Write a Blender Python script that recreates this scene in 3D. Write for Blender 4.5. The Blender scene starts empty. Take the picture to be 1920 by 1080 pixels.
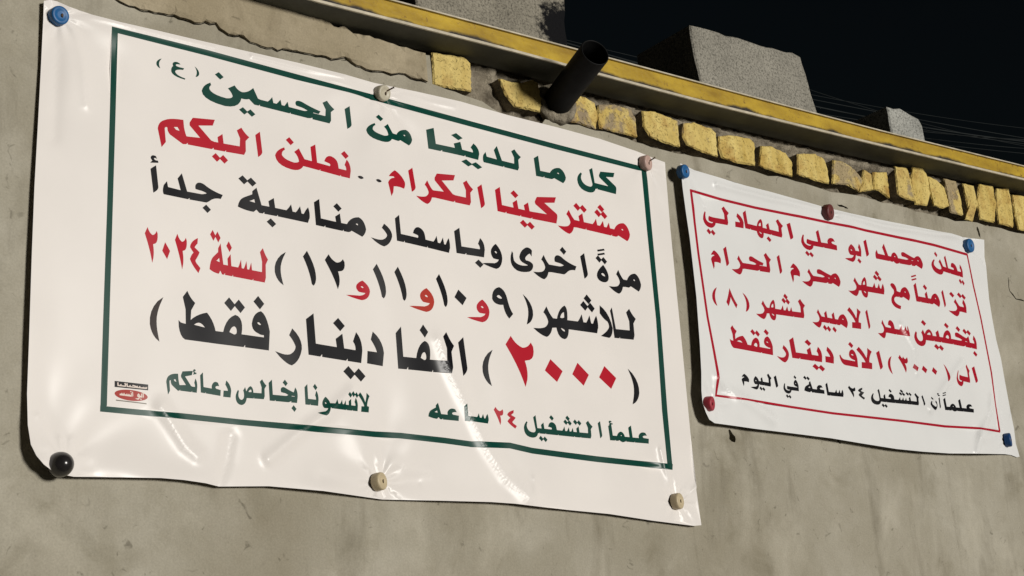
import bpy, bmesh, math, random
import numpy as np
from mathutils import Vector, noise, geometry

SC = bpy.context.scene
COL = SC.collection
random.seed(7)

# ------------------------------------------------------------------ camera, sky, sun, exposure
YAW, PITCH, ROLL = 0.6711335, 0.3039716, -0.0554216
FOC = 2800.0                                   # focal length in pixels of a 1920-wide frame
CAMPOS = np.array([-0.967118, -2.342993, 1.6])
_cy, _sy, _cp, _sp = math.cos(YAW), math.sin(YAW), math.cos(PITCH), math.sin(PITCH)
FWD = np.array([_sy*_cp, _cy*_cp, _sp]); _r0 = np.array([_cy, -_sy, 0.0]); _u0 = np.cross(_r0, FWD)
RGT = _r0*math.cos(ROLL) + _u0*math.sin(ROLL); UPV = -_r0*math.sin(ROLL) + _u0*math.cos(ROLL)
cam = bpy.data.cameras.new('camera'); camo = bpy.data.objects.new('camera', cam); COL.objects.link(camo)
cam.sensor_width = 36.0; cam.lens = FOC/1920*36.0; cam.clip_start = 0.05; cam.clip_end = 1000
from mathutils import Matrix
camo.matrix_world = Matrix(((RGT[0], UPV[0], -FWD[0], CAMPOS[0]), (RGT[1], UPV[1], -FWD[1], CAMPOS[1]),
                            (RGT[2], UPV[2], -FWD[2], CAMPOS[2]), (0, 0, 0, 1)))
SC.camera = camo

TO_SUN = Vector((0.27, -0.95, 0.075)).normalized()
world = bpy.data.worlds.new("World"); SC.world = world; world.use_nodes = True
wn = world.node_tree.nodes; wl = world.node_tree.links
sky = wn.new('ShaderNodeTexSky'); sky.sky_type = 'NISHITA'; sky.sun_disc = False
sky.sun_elevation = math.asin(TO_SUN.z); sky.sun_rotation = math.atan2(TO_SUN.x, TO_SUN.y)
wl.new(sky.outputs[0], wn['Background'].inputs[0]); wn['Background'].inputs[1].default_value = 0.0028
sun = bpy.data.lights.new('sun', 'SUN'); sun.energy = 3.25; sun.angle = math.radians(11); sun.color = (1.0, 0.965, 0.905)
suno = bpy.data.objects.new('sun', sun); COL.objects.link(suno)
suno.rotation_euler = TO_SUN.to_track_quat('Z', 'Y').to_euler(); suno.location = (6, -8, 8)
SC.view_settings.view_transform = 'Standard'; SC.view_settings.look = 'None'
SC.view_settings.exposure = 0.0; SC.view_settings.gamma = 1.0

# ------------------------------------------------------------------ helpers
def ray(px, py): return RGT*((px-960)/FOC) + UPV*((540-py)/FOC) + FWD
def on(px, py, y=0.0):
    """the point of the vertical plane at depth y that the measurement (px, py) names"""
    d = ray(px, py); t = (y-CAMPOS[1])/d[1]; return CAMPOS + d*t
def xz(px, py, y=0.0):
    p = on(px, py, y); return (p[0], p[2])

def mesh_obj(name, verts, faces, mat, parent=None, smooth=False, normals=None):
    me = bpy.data.meshes.new(name)
    me.from_pydata([tuple(map(float, v)) for v in verts], [], [tuple(map(int, f)) for f in faces])
    me.update()
    if mat: me.materials.append(mat)
    if smooth or normals is not None:
        me.polygons.foreach_set('use_smooth', [True]*len(me.polygons))
    if normals is not None: me.normals_split_custom_set_from_vertices([tuple(map(float, n)) for n in normals])
    o = bpy.data.objects.new(name, me); COL.objects.link(o)
    if parent: o.parent = parent
    return o
def bm_obj(name, bm, mat, parent=None, smooth=False):
    me = bpy.data.meshes.new(name); bm.to_mesh(me); bm.free()
    if mat: me.materials.append(mat)
    if smooth: me.polygons.foreach_set('use_smooth', [True]*len(me.polygons))
    o = bpy.data.objects.new(name, me); COL.objects.link(o)
    if parent: o.parent = parent
    return o
def tag(o, label=None, cat=None, group=None, kind=None):
    if label: o['label'] = label
    if cat: o['category'] = cat
    if group: o['group'] = group
    if kind: o['kind'] = kind
    return o
def empty(name, loc=(0, 0, 0)):
    o = bpy.data.objects.new(name, None); o.empty_display_size = 0.05; COL.objects.link(o); o.location = loc; return o

# ------------------------------------------------------------------ materials
def new_mat(name):
    m = bpy.data.materials.new(name); m.use_nodes = True
    return m, m.node_tree.nodes, m.node_tree.links, m.node_tree.nodes['Principled BSDF']
def noise_tex(n, l, scale, detail=4, rough=0.55, vec=None, stretch=None, dist=0.0):
    t = n.new('ShaderNodeTexNoise'); t.inputs['Scale'].default_value = scale; t.inputs['Detail'].default_value = detail
    t.inputs['Roughness'].default_value = rough; t.inputs['Distortion'].default_value = dist
    c = n.new('ShaderNodeTexCoord')
    if stretch:
        mp = n.new('ShaderNodeMapping'); mp.inputs['Scale'].default_value = stretch
        l.new(c.outputs['Object'], mp.inputs[0]); l.new(mp.outputs[0], t.inputs['Vector'])
    else: l.new(c.outputs['Object'], t.inputs['Vector'])
    return t.outputs[0]
def ramp(n, l, src, stops):
    r = n.new('ShaderNodeValToRGB'); e = r.color_ramp.elements
    while len(e) < len(stops): e.new(0.5)
    for k, (p, c) in enumerate(stops):
        e[k].position = p; e[k].color = (c, c, c, 1) if not isinstance(c, tuple) else (*c, 1)
    l.new(src, r.inputs[0]); return r.outputs[0]
def mix(n, l, fac, a, b, mode='MIX'):
    m = n.new('ShaderNodeMix'); m.data_type = 'RGBA'; m.blend_type = mode
    for s, i in ((fac, 0), (a, 6), (b, 7)):
        if hasattr(s, 'links'): l.new(s, m.inputs[i])
        else: m.inputs[i].default_value = s if i == 0 else (*s, 1)
    return m.outputs[2]
def bump(n, l, b, src, strength, dist, prev=None):
    k = n.new('ShaderNodeBump'); k.inputs['Strength'].default_value = strength; k.inputs['Distance'].default_value = dist
    l.new(src, k.inputs['Height'])
    if prev: l.new(prev, k.inputs['Normal'])
    l.new(k.outputs[0], b.inputs['Normal']); return k.outputs[0]

def mat_plaster(name='cement_plaster', tint=(1, 1, 1)):
    m, n, l, b = new_mat(name)
    big = ramp(n, l, noise_tex(n, l, 2.3, 5, 0.6), [(0.3, 0.0), (0.7, 1.0)])
    base = mix(n, l, big, (0.235, 0.216, 0.166), (0.365, 0.352, 0.298))
    mid = ramp(n, l, noise_tex(n, l, 9, 6, 0.65, dist=0.6), [(0.36, 0.0), (0.62, 1.0)])
    base = mix(n, l, mid, mix(n, l, 0.62, (0.228, 0.212, 0.160), base), base)
    streak = ramp(n, l, noise_tex(n, l, 7, 5, 0.6, stretch=(1.6, 1, 0.35), dist=0.4), [(0.55, 0.0), (0.78, 0.9)])
    base = mix(n, l, streak, base, mix(n, l, 0.7, base, (0.105, 0.092, 0.065)))
    spots = ramp(n, l, noise_tex(n, l, 38, 3, 0.5, dist=1.0), [(0.66, 0.0), (0.74, 1.0)])
    base = mix(n, l, spots, base, mix(n, l, 0.55, base, (0.075, 0.068, 0.05)))
    blot = ramp(n, l, noise_tex(n, l, 5.5, 6, 0.62, dist=0.5), [(0.54, 0.0), (0.74, 1.0)])
    base = mix(n, l, blot, base, mix(n, l, 0.55, base, (0.135, 0.120, 0.080)))
    pale = ramp(n, l, noise_tex(n, l, 4.5, 6, 0.62, dist=0.35, stretch=(1, 1, 0.8)), [(0.52, 0.0), (0.78, 1.0)])
    base = mix(n, l, pale, base, mix(n, l, 0.6, base, (0.46, 0.44, 0.37)))
    fine = ramp(n, l, noise_tex(n, l, 260, 3, 0.6), [(0.3, 0.90), (0.7, 1.07)])
    base = mix(n, l, 1.0, base, fine, 'MULTIPLY')
    base = mix(n, l, 1.0, base, (tint[0]*1.16, tint[1]*1.13, tint[2]*1.10), 'MULTIPLY')
    l.new(base, b.inputs['Base Color']); b.inputs['Roughness'].default_value = 0.92
    b.inputs['Specular IOR Level'].default_value = 0.15
    p = bump(n, l, b, noise_tex(n, l, 10, 5, 0.55, dist=0.5), 0.35, 0.02)
    p = bump(n, l, b, noise_tex(n, l, 45, 4, 0.6), 0.22, 0.006, p)
    p = bump(n, l, b, noise_tex(n, l, 14, 4, 0.6, stretch=(0.5, 1, 1.6), dist=1.2), 0.35, 0.010, p)
    bump(n, l, b, noise_tex(n, l, 300, 3, 0.65), 0.3, 0.0012, p)
    return m
def mat_mortar():
    m, n, l, b = new_mat('rough_mortar')
    f = ramp(n, l, noise_tex(n, l, 26, 6, 0.7), [(0.35, 0.0), (0.66, 1.0)])
    l.new(mix(n, l, f, (0.105, 0.088, 0.064), (0.350, 0.305, 0.230)), b.inputs['Base Color'])
    b.inputs['Roughness'].default_value = 0.95; b.inputs['Specular IOR Level'].default_value = 0.1
    p = bump(n, l, b, noise_tex(n, l, 40, 6, 0.7), 0.9, 0.012)
    bump(n, l, b, noise_tex(n, l, 220, 3, 0.6), 0.5, 0.003, p)
    return m
def mat_brick(name, smear):
    m, n, l, b = new_mat(name)
    v = noise_tex(n, l, 30, 4, 0.6, stretch=(1.0, 1.0, 0.18))
    c = mix(n, l, ramp(n, l, v, [(0.32, 0.0), (0.68, 1.0)]), (0.50, 0.355, 0.090), (0.68, 0.535, 0.190))
    w = ramp(n, l, noise_tex(n, l, 16, 5, 0.6), [(0.50, 0.0), (0.70, 1.0)])
    c = mix(n, l, w, c, (0.36, 0.20, 0.045))
    d = ramp(n, l, noise_tex(n, l, 60, 5, 0.65), [(0.64, 0.0), (0.74, 1.0)])
    c = mix(n, l, d, c, (0.17, 0.105, 0.040))
    s = ramp(n, l, noise_tex(n, l, 17, 5, 0.6, dist=0.4), [(0.62-0.16*smear, 0.0), (0.70-0.16*smear, 0.9)])
    c = mix(n, l, s, c, (0.255, 0.200, 0.145))
    oi = n.new('ShaderNodeObjectInfo'); c = mix(n, l, ramp(n, l, oi.outputs['Random'], [(0.0, 0.0), (1.0, 0.55)]), c, mix(n, l, 0.5, c, (0.62, 0.50, 0.22)))
    l.new(c, b.inputs['Base Color']); b.inputs['Roughness'].default_value = 0.85; b.inputs['Specular IOR Level'].default_value = 0.2
    p = bump(n, l, b, noise_tex(n, l, 55, 4, 0.6, stretch=(1, 1, 0.12)), 0.6, 0.004)
    p = bump(n, l, b, noise_tex(n, l, 130, 4, 0.6), 0.7, 0.004, p)
    pit = ramp(n, l, noise_tex(n, l, 180, 2, 0.5), [(0.60, 1.0), (0.70, 0.0)]); bump(n, l, b, pit, 0.8, 0.003, p)
    return m
def mat_yellow_steel():
    m, n, l, b = new_mat('worn_yellow_paint')
    c = mix(n, l, ramp(n, l, noise_tex(n, l, 14, 6, 0.65, stretch=(0.6, 1, 1.4)), [(0.3, 0.0), (0.7, 1.0)]), (0.27, 0.160, 0.008), (0.52, 0.350, 0.024))
    sp = ramp(n, l, noise_tex(n, l, 55, 6, 0.7), [(0.60, 0.0), (0.70, 1.0)])
    c = mix(n, l, sp, c, (0.17, 0.085, 0.012))
    # rust and bare dark patches creeping up from the flange
    geo = n.new('ShaderNodeTexCoord'); sx = n.new('ShaderNodeSeparateXYZ'); l.new(geo.outputs['UV'], sx.inputs[0])
    add = n.new('ShaderNodeMath'); add.operation = 'ADD'
    l.new(sx.outputs[1], add.inputs[0])
    nz = noise_tex(n, l, 3.2, 6, 0.6); sc = n.new('ShaderNodeMath'); sc.operation = 'MULTIPLY_ADD'
    l.new(nz, sc.inputs[0]); sc.inputs[1].default_value = -1.0; sc.inputs[2].default_value = 0.52
    l.new(sc.outputs[0], add.inputs[1])
    rust = ramp(n, l, add.outputs[0], [(0.47, 1.0), (0.56, 0.0)])
    c = mix(n, l, rust, c, (0.022, 0.016, 0.010))
    l.new(c, b.inputs['Base Color']); b.inputs['Roughness'].default_value = 0.5; b.inputs['Specular IOR Level'].default_value = 0.3
    bump(n, l, b, noise_tex(n, l, 90, 5, 0.65), 0.5, 0.002)
    return m
def mat_simple(name, c1, c2, scale=20, rough=0.6, spec=0.3, bs=0.3, bd=0.002, bscale=120, metal=0.0):
    m, n, l, b = new_mat(name)
    f = ramp(n, l, noise_tex(n, l, scale, 5, 0.6), [(0.32, 0.0), (0.68, 1.0)])
    l.new(mix(n, l, f, c1, c2), b.inputs['Base Color'])
    b.inputs['Roughness'].default_value = rough; b.inputs['Specular IOR Level'].default_value = spec; b.inputs['Metallic'].default_value = metal
    if bs: bump(n, l, b, noise_tex(n, l, bscale, 4, 0.6), bs, bd)
    return m
def mat_block(name, tint, soot=None):
    m, n, l, b = new_mat(name)
    f = ramp(n, l, noise_tex(n, l, 9, 5, 0.6), [(0.3, 0.0), (0.7, 1.0)])
    c = mix(n, l, f, tuple(t*0.8 for t in tint), tuple(t*1.15 for t in tint))
    g = ramp(n, l, noise_tex(n, l, 170, 3, 0.7), [(0.35, 0.45), (0.5, 1.0), (0.68, 1.25)])
    c = mix(n, l, 1.0, c, g, 'MULTIPLY')
    if soot:
        tc = n.new('ShaderNodeTexCoord'); d = n.new('ShaderNodeVectorMath'); d.operation = 'DISTANCE'
        l.new(tc.outputs['Object'], d.inputs[0]); d.inputs[1].default_value = soot
        a = n.new('ShaderNodeMath'); a.operation = 'MULTIPLY_ADD'; l.new(noise_tex(n, l, 45, 5, 0.7), a.inputs[0])
        a.inputs[1].default_value = 0.16; l.new(d.outputs['Value'], a.inputs[2])
        c = mix(n, l, ramp(n, l, a.outputs[0], [(0.135, 1.0), (0.16, 0.0)]), c, (0.008, 0.008, 0.009))
    l.new(c, b.inputs['Base Color']); b.inputs['Roughness'].default_value = 0.95; b.inputs['Specular IOR Level'].default_value = 0.1
    p = bump(n, l, b, noise_tex(n, l, 110, 3, 0.7), 0.9, 0.005)
    bump(n, l, b, noise_tex(n, l, 330, 2, 0.6), 0.6, 0.002, p)
    return m
def mat_vinyl(name, col, rough=0.42, coat=0.24):
    m, n, l, b = new_mat(name)
    f = ramp(n, l, noise_tex(n, l, 3.5, 4, 0.55), [(0.3, 0.0), (0.7, 1.0)])
    c = mix(n, l, f, tuple(k*0.955 for k in col), tuple(min(k*1.03, 0.9) for k in col))
    l.new(c, b.inputs['Base Color']); b.inputs['Roughness'].default_value = rough
    b.inputs['Specular IOR Level'].default_value = 0.06
    b.inputs['Coat Weight'].default_value = coat; b.inputs['Coat Roughness'].default_value = 0.26
    w = noise_tex(n, l, 420, 2, 0.5); bump(n, l, b, w, 0.06, 0.0006)
    return m
MP = mat_plaster(); MP2 = mat_plaster('older_tan_plaster', (1.02, 0.94, 0.82)); MM = mat_mortar(); MB0 = mat_brick('yellow_brick', 0.0); MB1 = mat_brick('smeared_brick', 1.0)
MY = mat_yellow_steel()
MGREY = mat_simple('dark_grey_paint', (0.075, 0.080, 0.072), (0.120, 0.124, 0.108), 12, 0.65, 0.25)
MLIP = mat_simple('steel_edge_highlight', (0.36, 0.32, 0.235), (0.58, 0.52, 0.40), 30, 0.5, 0.4, 0.4, 0.001)  # cream edge colour, lightened to paint in the light the steel edges catch
MPIPE = mat_simple('black_plastic_pipe', (0.004, 0.004, 0.004), (0.009, 0.009, 0.009), 20, 0.55, 0.12, 0.15, 0.001)
MRUST = mat_simple('rusty_nail', (0.05, 0.028, 0.015), (0.13, 0.075, 0.04), 200, 0.6, 0.4, 0.3, 0.0005, 800)
MGROUND = mat_simple('dusty_asphalt', (0.20, 0.195, 0.175), (0.28, 0.27, 0.24), 3, 0.9, 0.15, 0.5, 0.01, 60)
MSLAB = mat_simple('roof_concrete', (0.14, 0.13, 0.11), (0.22, 0.20, 0.17), 8, 0.92, 0.1)
MCABLE = mat_simple('black_cable', (0.010, 0.013, 0.014), (0.018, 0.022, 0.022), 3, 0.8, 0.2, 0)

# ------------------------------------------------------------------ ground
mesh_obj('ground', [(-80, -80, 0), (80, -80, 0), (80, 80, 0), (-80, 80, 0)], [(0, 1, 2, 3)], MGROUND)['kind'] = 'structure'

def nz3(x, y, z, s): return noise.noise(Vector((x*s, y*s, z*s)))
# ------------------------------------------------------------------ planar triangulation helpers
def inside(poly, P):
    x, y = P[:, 0], P[:, 1]; r = np.zeros(len(P), bool); k = len(poly)
    for i in range(k):
        x1, y1 = poly[i]; x2, y2 = poly[(i+1) % k]
        if y1 == y2: continue
        c = ((y1 > y) != (y2 > y)) & (x < (x2-x1)*(y-y1)/(y2-y1) + x1)
        r ^= c
    return r
def triangulate(polys, grid):
    """constrained Delaunay of loose points + closed outlines -> points, triangles"""
    pts = [Vector(p) for p in grid]; edges = []
    for po in polys:
        b = len(pts); k = len(po); pts += [Vector(p) for p in po]
        edges += [(b+i, b+(i+1) % k) for i in range(k)]
    r = geometry.delaunay_2d_cdt(pts, edges, [], 0, 1e-6)
    V = np.array([(v.x, v.y) for v in r[0]]); T = np.array([f for f in r[2] if len(f) == 3])
    a, b, c = V[T[:, 0]], V[T[:, 1]], V[T[:, 2]]
    ar = (b[:, 0]-a[:, 0])*(c[:, 1]-a[:, 1]) - (b[:, 1]-a[:, 1])*(c[:, 0]-a[:, 0])
    T = T[np.abs(ar) > 1e-12]; ar = ar[np.abs(ar) > 1e-12]
    T[ar < 0] = T[ar < 0][:, ::-1]
    return V, T
def mask_of(poly, C, cache={}):
    po = np.array(poly); lo, hi = po.min(0), po.max(0)
    m = (C[:, 0] >= lo[0]) & (C[:, 0] <= hi[0]) & (C[:, 1] >= lo[1]) & (C[:, 1] <= hi[1])
    if m.any(): m[m] = inside(poly, C[m])
    return m

# ------------------------------------------------------------------ the house wall
wall = empty('house_wall', (0, 0, 0))
tag(wall, 'grey cement plastered wall with a course of exposed yellow bricks along its top', 'wall')
def ribbon(pts, w):
    """a thin crack outline round a polyline, pixels of width per point"""
    P = np.array(pts, float); L, R = [], []
    for i in range(len(P)):
        d = P[min(i+1, len(P)-1)] - P[max(i-1, 0)]; d /= np.linalg.norm(d); nn = np.array([-d[1], d[0]])
        ww = (w[i] if isinstance(w, (list, tuple)) else w)/2*(0.6+0.8*random.random())
        if i in (0, len(P)-1): ww *= 0.3
        L.append(P[i]+nn*ww); R.append(P[i]-nn*ww)
    return L + R[::-1]
def densify(pts, step, jit):
    out = []
    for (a, b) in zip(pts[:-1], pts[1:]):
        d = math.hypot(b[0]-a[0], b[1]-a[1]); k = max(1, int(d/step))
        for i in range(k):
            t = i/k; j = jit if i else jit*0.4
            out.append((a[0]+(b[0]-a[0])*t+random.uniform(-j, j)*0.5, a[1]+(b[1]-a[1])*t+random.uniform(-j, j)))
    out.append(pts[-1]); return out
top_px = [(560, 26), (600, 36), (632, 53), (644, 49), (652, 57), (660, 64), (700, 74), (735, 84), (760, 90), (785, 100), (806, 104), (811, 158),
          (839, 168), (881, 182), (905, 190), (922, 203), (940, 214), (965, 228), (991, 237), (1010, 240), (1022, 224), (1053, 230), (1085, 234), (1116, 244),
          (1150, 251), (1191, 266), (1222, 276), (1257, 284), (1300, 293), (1344, 305), (1380, 312), (1415, 321), (1440, 330), (1475, 334), (1509, 344),
          (1535, 352), (1560, 361), (1600, 366), (1640, 375), (1687, 387), (1743, 402), (1791, 414), (1832, 418), (1864, 425), (1920, 439), (2050, 470), (2200, 512), (2500, 587), (2780, 657)]
topw = [xz(*p) for p in densify(top_px, 14, 2.0)]
outline = [(-6.0, 0.02), (12.0, 0.02), (12.0, topw[-1][1]+0.1), *topw[::-1], (0.0, 3.035), (-0.6, 3.025), (-6.0, 2.98)]
cracks = [
    densify([(207, -4), (252, 15), (315, 31), (355, 41), (404, 46), (418, 61), (459, 74), (500, 91), (548, 98), (592, 107), (620, 113), (645, 110), (658, 119), (685, 131), (718, 136), (733, 142), (748, 138), (770, 147), (800, 156)], 9, 3.0),
    densify([(404, 46), (411, 28), (424, 44)], 7, 1.5),
    densify([(640, 112), (655, 113), (685, 118), (706, 119), (735, 123)], 8, 2.0)]
holes = [ribbon(cracks[0], [2.6]*len(cracks[0])), ribbon(cracks[1], 2.4), ribbon(cracks[2], 2.8),
         ribbon(densify([(735, 88), (752, 94), (762, 99), (772, 98)], 6, 1.5), 5),
         ribbon(densify([(1367, 806), (1371, 815), (1378, 829)], 5, 1.5), 9), ribbon(densify([(1570, 823), (1576, 832)], 5, 1.5), 7),

         ribbon(densify([(1890, 520), (1893, 545), (1905, 560), (1925, 566)], 7, 1.5), 1.8),
         ribbon(densify([(1832, 425), (1836, 440), (1838, 446)], 5, 1), 3),
         ribbon(densify([(1570, 332+52), (1590, 391)], 4, 1), 3)]
holesw = [[xz(*p) for p in h] for h in holes]
gx = [(x, z) for x in np.arange(-5.5, 12, 0.5) for z in np.arange(0.3, 2.0, 0.5)] + [(x, z) for x in np.arange(-0.4, 3.4, 0.06) for z in np.arange(2.0, 3.0, 0.06)]
gx = [(x+random.uniform(-.008, .008), z+random.uniform(-.008, .008)) for x, z in gx]
V, T = triangulate([outline]+holesw, gx)
C = V[T].mean(1); keep = mask_of(outline, C)
for h in holesw: keep &= ~mask_of(h, C)
T = T[keep]
cnt = {}
for t in T:
    for a, b in ((t[0], t[1]), (t[1], t[2]), (t[2], t[0])):
        cnt[(a, b)] = 1
bnd = [(a, b) for (a, b) in cnt if (b, a) not in cnt]
nV = len(V); vs = [(v[0], 0.0, v[1]) for v in V] + [(v[0], 0.034, v[1]) for v in V]
fs = [tuple(t) for t in T] + [(b, a, a+nV, b+nV) for a, b in bnd]
mesh_obj('plaster', vs, fs, MP, wall)
# an older, thicker skin of plaster above the long crack, standing proud of the wall
low = [(-3.0, 2.955), (-0.8, 2.968), (-0.25, 2.985)] + [xz(*p) for p in cracks[0]]
tpx = [p for p in densify(top_px[:11], 9, 2.4)]
skin = [(x, z+0.002) for x, z in low] + [xz(*p) for p in tpx[::-1] if p[0] < 803] + [(0.0, 3.034), (-0.6, 3.024), (-3.0, 3.0)]
V2, T2 = triangulate([skin], [(x+random.uniform(-.004, .004), z) for x in np.arange(-2.9, 0.75, 0.02) for z in np.arange(2.93, 3.04, 0.012)])
T2 = T2[mask_of(skin, V2[T2].mean(1))]
edge = set((a, b) for t in T2 for a, b in ((t[0], t[1]), (t[1], t[2]), (t[2], t[0])))
be = [(a, b) for a, b in edge if (b, a) not in edge]; n2 = len(V2); onb = set(v for e in be for v in e)
f3 = [(v[0], -0.0075 - 0.004*nz3(v[0], 4, v[1], 12) - 0.002*nz3(v[0], 1, v[1], 45) + (0.003 if i in onb else 0), v[1]) for i, v in enumerate(V2)]
mesh_obj('plaster_patch', f3 + [(v[0], 0.003, v[1]) for v in V2], [tuple(t) for t in T2] + [(b, a, a+n2, b+n2) for a, b in be], MP2, wall)
# mortar bed behind: plain backing plus the ragged course under the beam
bv, bf = [], []
NX, NZ = 560, 26
def beam_z(x):
    return float(np.interp(x, BX, BZ))
BX = [-6, 0.385, 0.877, 1.11, 1.32, 1.5, 1.78, 2.1, 2.78, 3.6, 12]
BZ = [2.995, 3.038, 3.058, 3.063, 3.069, 3.075, 3.088, 3.103, 3.137, 3.178, 3.55]
for i in range(NX+1):
    x = -0.2 + 5.2*i/NX
    zb, zt = 2.86, beam_z(x)+0.02
    for j in range(NZ+1):
        t = j/NZ; z = zb+(zt-zb)*t
        y = 0.036 + 0.010*nz3(x, 0, z, 40) + 0.008*nz3(x, 3, z, 90)
        d = zt-0.02 - z                                   # distance below the flange
        ridge = math.exp(-((d-0.023)/0.010)**2)
        y -= ridge*(0.026+0.014*nz3(x, 7, z*0.3, 14)) * (1.0 if x > 1.25 else 0.35)
        if 0.83 < x < 1.03: y -= 0.020*max(0, nz3(x, 9, z, 22)+0.25)
        bv.append((x, y, z))
W = NZ+1
bf = [(i*W+j, (i+1)*W+j, (i+1)*W+j+1, i*W+j+1) for i in range(NX) for j in range(NZ)]
mesh_obj('mortar_bed', bv, bf, MM, wall, smooth=True)
def box(bm, x0, x1, y0, y1, z0, z1):
    v = [bm.verts.new(p) for p in ((x0, y0, z0), (x1, y0, z0), (x1, y1, z0), (x0, y1, z0), (x0, y0, z1), (x1, y0, z1), (x1, y1, z1), (x0, y1, z1))]
    for f in ((0, 3, 2, 1), (4, 5, 6, 7), (0, 1, 5, 4), (1, 2, 6, 5), (2, 3, 7, 6), (3, 0, 4, 7)): bm.faces.new([v[k] for k in f])
bm = bmesh.new(); box(bm, -6, 12, 0.062, 0.24, 0, 2.985); bm_obj('masonry_core', bm, MM, wall)
bm = bmesh.new(); box(bm, -6, 12, 0.080, 3.0, 2.99, 3.125); bm_obj('roof_slab', bm, MSLAB, wall)

def crop(ox, oy, pts, s=4.8): return [(ox+x/s, oy+y/s) for x, y in pts]
BR = [
 (crop(560, 0, [(1210, 470), (1480, 520), (1540, 570), (1555, 820), (1350, 775), (1230, 755)]), 0),
 (crop(920, 60, [(90, 415), (200, 450), (290, 460), (370, 435), (420, 460), (450, 600), (445, 715), (230, 665), (150, 560)]), 0),
 (crop(920, 60, [(640, 560), (700, 550), (850, 590), (930, 640), (965, 740), (955, 870), (830, 820), (640, 775), (610, 700)]), 1),
 (crop(920, 60, [(985, 650), (1120, 650), (1260, 700), (1300, 790), (1310, 945), (1140, 895), (1000, 860), (978, 760)]), 1),
 (crop(920, 60, [(1370, 710), (1480, 720), (1620, 770), (1680, 800), (1705, 1030), (1560, 985), (1440, 930), (1385, 850)]), 0),
 (crop(1240, 160, [(205, 340), (300, 335), (450, 390), (490, 430), (505, 640), (370, 595), (240, 530), (205, 460)]), 0),
 (crop(1240, 160, [(530, 455), (650, 455), (790, 480), (830, 520), (845, 720), (700, 690), (560, 640), (530, 560)]), 0),
 (crop(1240, 160, [(905, 545), (1000, 550), (1120, 610), (1180, 690), (1185, 815), (1060, 780), (940, 745), (885, 720)]), 0),
 (crop(1240, 160, [(1235, 620), (1390, 615), (1470, 660), (1500, 770), (1510, 880), (1370, 845), (1230, 800)]), 0),
 (crop(1240, 160, [(1560, 670), (1650, 690), (1740, 760), (1810, 860), (1770, 950), (1680, 890), (1550, 880)]), 1),
 (crop(1520, 230, [(485, 420), (545, 460), (558, 600), (440, 620), (470, 520)]), 0),
 (crop(1520, 230, [(565, 450), (680, 450), (700, 560), (715, 675), (630, 605), (575, 600)]), 0),
 (crop(1520, 230, [(770, 390), (870, 410), (900, 520), (938, 700), (860, 680), (795, 640)]), 0),
 (crop(1520, 230, [(920, 400), (1000, 390), (1050, 480), (1078, 640), (1055, 740), (948, 725), (912, 520)]), 0),
 (crop(1520, 230, [(1062, 480), (1140, 520), (1205, 590), (1240, 745), (1190, 765), (1110, 740), (1085, 600)]), 0),
 (crop(1520, 230, [(1205, 505), (1310, 530), (1350, 680), (1370, 830), (1260, 800), (1248, 690)]), 1),
 (crop(1520, 230, [(1375, 550), (1470, 570), (1503, 740), (1455, 885), (1390, 865), (1420, 760)]), 0),
 (crop(1520, 230, [(1518, 555), (1630, 580), (1662, 730), (1660, 890), (1540, 860), (1512, 700)]), 0),
 (crop(1520, 230, [(1672, 595), (1780, 600), (1810, 760), (1828, 935), (1700, 900), (1682, 740)]), 0),
 (crop(1520, 230, [(1825, 650), (1920, 660), (1985, 690), (2005, 985), (1870, 955), (1850, 830)]), 0),
 (crop(1520, 230, [(2020, 700), (2150, 730), (2190, 1035), (2040, 995)]), 0)]
def make_brick(poly, mi, k):
    yf = 0.001 + random.uniform(-0.003, 0.003)
    mx = sum(p[0] for p in poly)/len(poly); my = sum(p[1] for p in poly)/len(poly)
    big = []
    for px, py in poly:
        dd = math.hypot(px-mx, py-my); big.append((px+(px-mx)/dd*1.9, py+(py-my)/dd*1.5))
    P = [np.array(xz(px, py, yf)) for px, py in densify(big+[big[0]], 5, 0.7)[:-1]]
    c = sum(P)/len(P); ins = []
    for i, p in enumerate(P):
        q = c + (p-c)*(1-0.0026/np.linalg.norm(p-c)*random.uniform(0.4, 1.9)); ins.append(q)
    tlt = (random.uniform(-.04, .04), random.uniform(-.05, .05))
    def dep(q, y): return y + (q[0]-c[0])*tlt[0] + (q[1]-c[1])*tlt[1]
    n = len(P); vs = []
    for q in P: vs.append((q[0], 0.05, q[1]))
    for q in P: vs.append((q[0], dep(q, yf+0.004), q[1]))
    for q in ins: vs.append((q[0], dep(q, yf), q[1]))
    rings = 3
    for r in range(1, rings):
        for q in ins:
            s = c+(q-c)*(1-r/rings); vs.append((s[0], dep(s, yf-0.0015+0.0050*nz3(s[0], k, s[1], 45)), s[1]))
    vs.append((c[0], dep(c, yf), c[1])); fs = []
    for r in range(rings+1):
        for i in range(n): fs.append((r*n+i, r*n+(i+1) % n, (r+1)*n+(i+1) % n, (r+1)*n+i))
    for i in range(n): fs.append(((rings+1)*n+i, (rings+1)*n+(i+1) % n, len(vs)-1))
    bm = bmesh.new(); bv = [bm.verts.new(v) for v in vs]
    for f in fs: bm.faces.new([bv[j] for j in f])
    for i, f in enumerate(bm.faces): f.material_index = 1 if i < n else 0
    bmesh.ops.recalc_face_normals(bm, faces=bm.faces[:])
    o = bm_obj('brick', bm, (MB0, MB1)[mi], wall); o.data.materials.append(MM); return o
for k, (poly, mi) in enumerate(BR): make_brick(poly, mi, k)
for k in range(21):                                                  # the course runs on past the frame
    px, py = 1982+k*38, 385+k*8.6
    make_brick([(px, py), (px+18, py+3), (px+33, py+9), (px+36, py+38), (px+39, py+72), (px+18, py+68), (px+4, py+62), (px+2, py+30)], 0, 40+k)

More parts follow.
